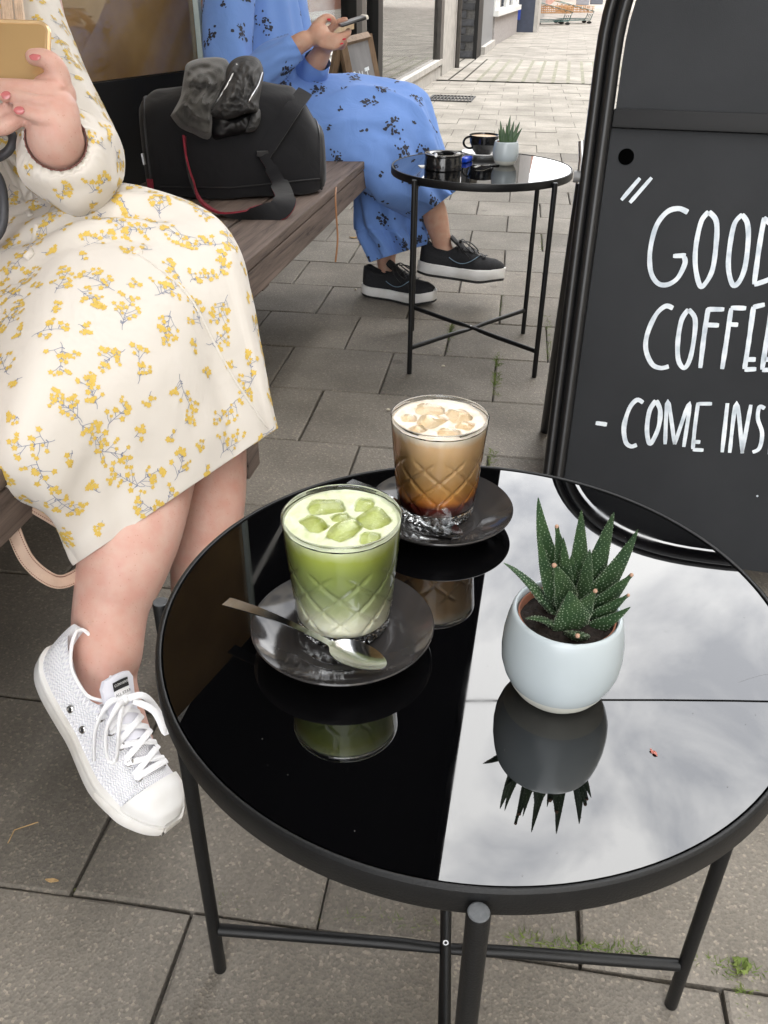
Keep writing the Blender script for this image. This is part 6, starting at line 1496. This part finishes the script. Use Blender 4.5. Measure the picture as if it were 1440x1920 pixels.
bar((bx_+.02, yn, .08), (bx_+.02, yf, .08), .02, M_pine, 'rear_rail')
m = MB(); m.rings([[V((-1.06+o, yn+.02, zt-.02)), V((-1.06+o, yf-.02, zt-.02)), V((fx-.012+o, yf-.02, .06)), V((fx-.012+o, yn+.02, .06))] for o in (-.004, .004)]); m.build('board', M_slate, af)
m = MB(); m.rings([[V((-1.08+o, yn+.02, zt-.04)), V((-1.08+o, yf-.02, zt-.04)), V((bx_+.01+o, yf-.02, .06)), V((bx_+.01+o, yn+.02, .06))] for o in (-.004, .004)]); m.build('rear_board', M_slate, af)
m = MB(); m.tube([(fx-.04, yn+.0, .2), (bx_+.05, yn+.0, .24)], .006, 6); m.build('stay_chain', M_frame, af)
def aw_(y, h):   # y across the board, h up the board, both 0..1
    x0, z0 = fx-.012, .06; x1, z1 = -1.06, zt-.02; return V((x0+(x1-x0)*h+.0055, yn+.03+y*(yf-yn-.06), z0+(z1-z0)*h+.002))
nf = V((zt, 0, abs(fx+1.06))).normalized()
for wd in ([[(.08, .60), (.10, .74), (.20, .76), (.26, .68), (.20, .60), (.08, .60)], [(.36, .60), (.36, .76), (.48, .60), (.48, .76)], [(.60, .76), (.80, .76)], [(.70, .76), (.70, .60)]], [[(.1, .30), (.14, .40), (.26, .40), (.3, .32), (.22, .26), (.1, .30)], [(.38, .42), (.38, .28), (.5, .28), (.5, .42)], [(.6, .42), (.8, .42)], [(.7, .42), (.7, .27)]], [[(.1, .06), (.2, .16), (.3, .06), (.4, .16), (.5, .06)], [(.6, .16), (.62, .05), (.8, .06)]]):
    m = MB()
    for s_ in wd: q = [aw_(*p) for p in s_]; m.ribbon(spline(q, 4), .017, nf)
    m.build('chalk_writing', M_chalk, af)
# ------------------------------------------------------------------ litter
M_dry = mat('dry_leaf', (.42, .28, .13), .8, var=.3, vscale=60)
def scrap(name, u, v, L, w, rz, label, cat, m_, h=.003, z=0):
    g = G(u, v, z); q = MB(); d = V((math.cos(rz), math.sin(rz), 0)); s = V((-d.y, d.x, 0)); rs = []
    for i in range(7):
        t = -1+2*i/6; ww = w*math.sqrt(max(.05, 1-t*t)); rs.append([g+d*t*L/2+s*y*ww/2+V((0, 0, .0008+h*(t*t*.6+y*y*.5)+.0006*math.sin(5*t+y))) for y in (-1, -.5, 0, .5, 1)])
    q.rings(rs, False); o = q.build(name, m_, off=g); sm = o.modifiers.new('s', 'SOLIDIFY'); sm.thickness = .0005; return tag(o, label, cat)
scrap('dry_leaf', 664, 447, .040, .016, .4, 'curled tan leaf by the hem of the blue dress, nearer the bench', 'leaf', M_dry, .006)
scrap('dry_leaf', 677, 455, .030, .018, 1.9, 'crumpled tan leaf by the hem of the blue dress, nearer the black shoe', 'leaf', M_dry, .006)
scrap('leaf_scrap', 98, 1652, .016, .005, .1, 'pale tan scrap lying in the pavement joint below the white sneaker', 'litter', M_dry, .001)
scrap('petal', 1225, 1413, .0058, .0022, -.8, 'tiny pink petal lying on the mirrored sky of the near table top', 'petal', mat('pink_petal', (.40, .14, .11), .6), .0002, TH-.0005)
for i, (u, v, lab) in enumerate(((667, 544, 'white chip of gravel next to the sole of the grounded black shoe'), (728, 770, 'pale gravel chip on the slab behind the iced coffee'), (831, 688, 'small tan chip between the feet of the far table'))):
    g = G(u, v); m = MB(); m.sphere(g+V((0, 0, .003)), .005, 8, 6, (1, .8, .6)); tag(m.build('gravel_chip', mat('gravel', (.5, .45, .36), .8), off=g), lab, 'stone')
g = G(34, 1568); m = MB(); m.tube([g+V((-.006, -.012, .001)), g+V((-.008, .006, .002)), g+V((.014, .022, .002))], .0007, 5); tag(m.build('twig', M_dry, off=g), 'thin bent twig on the slab below the white sneaker', 'twig')
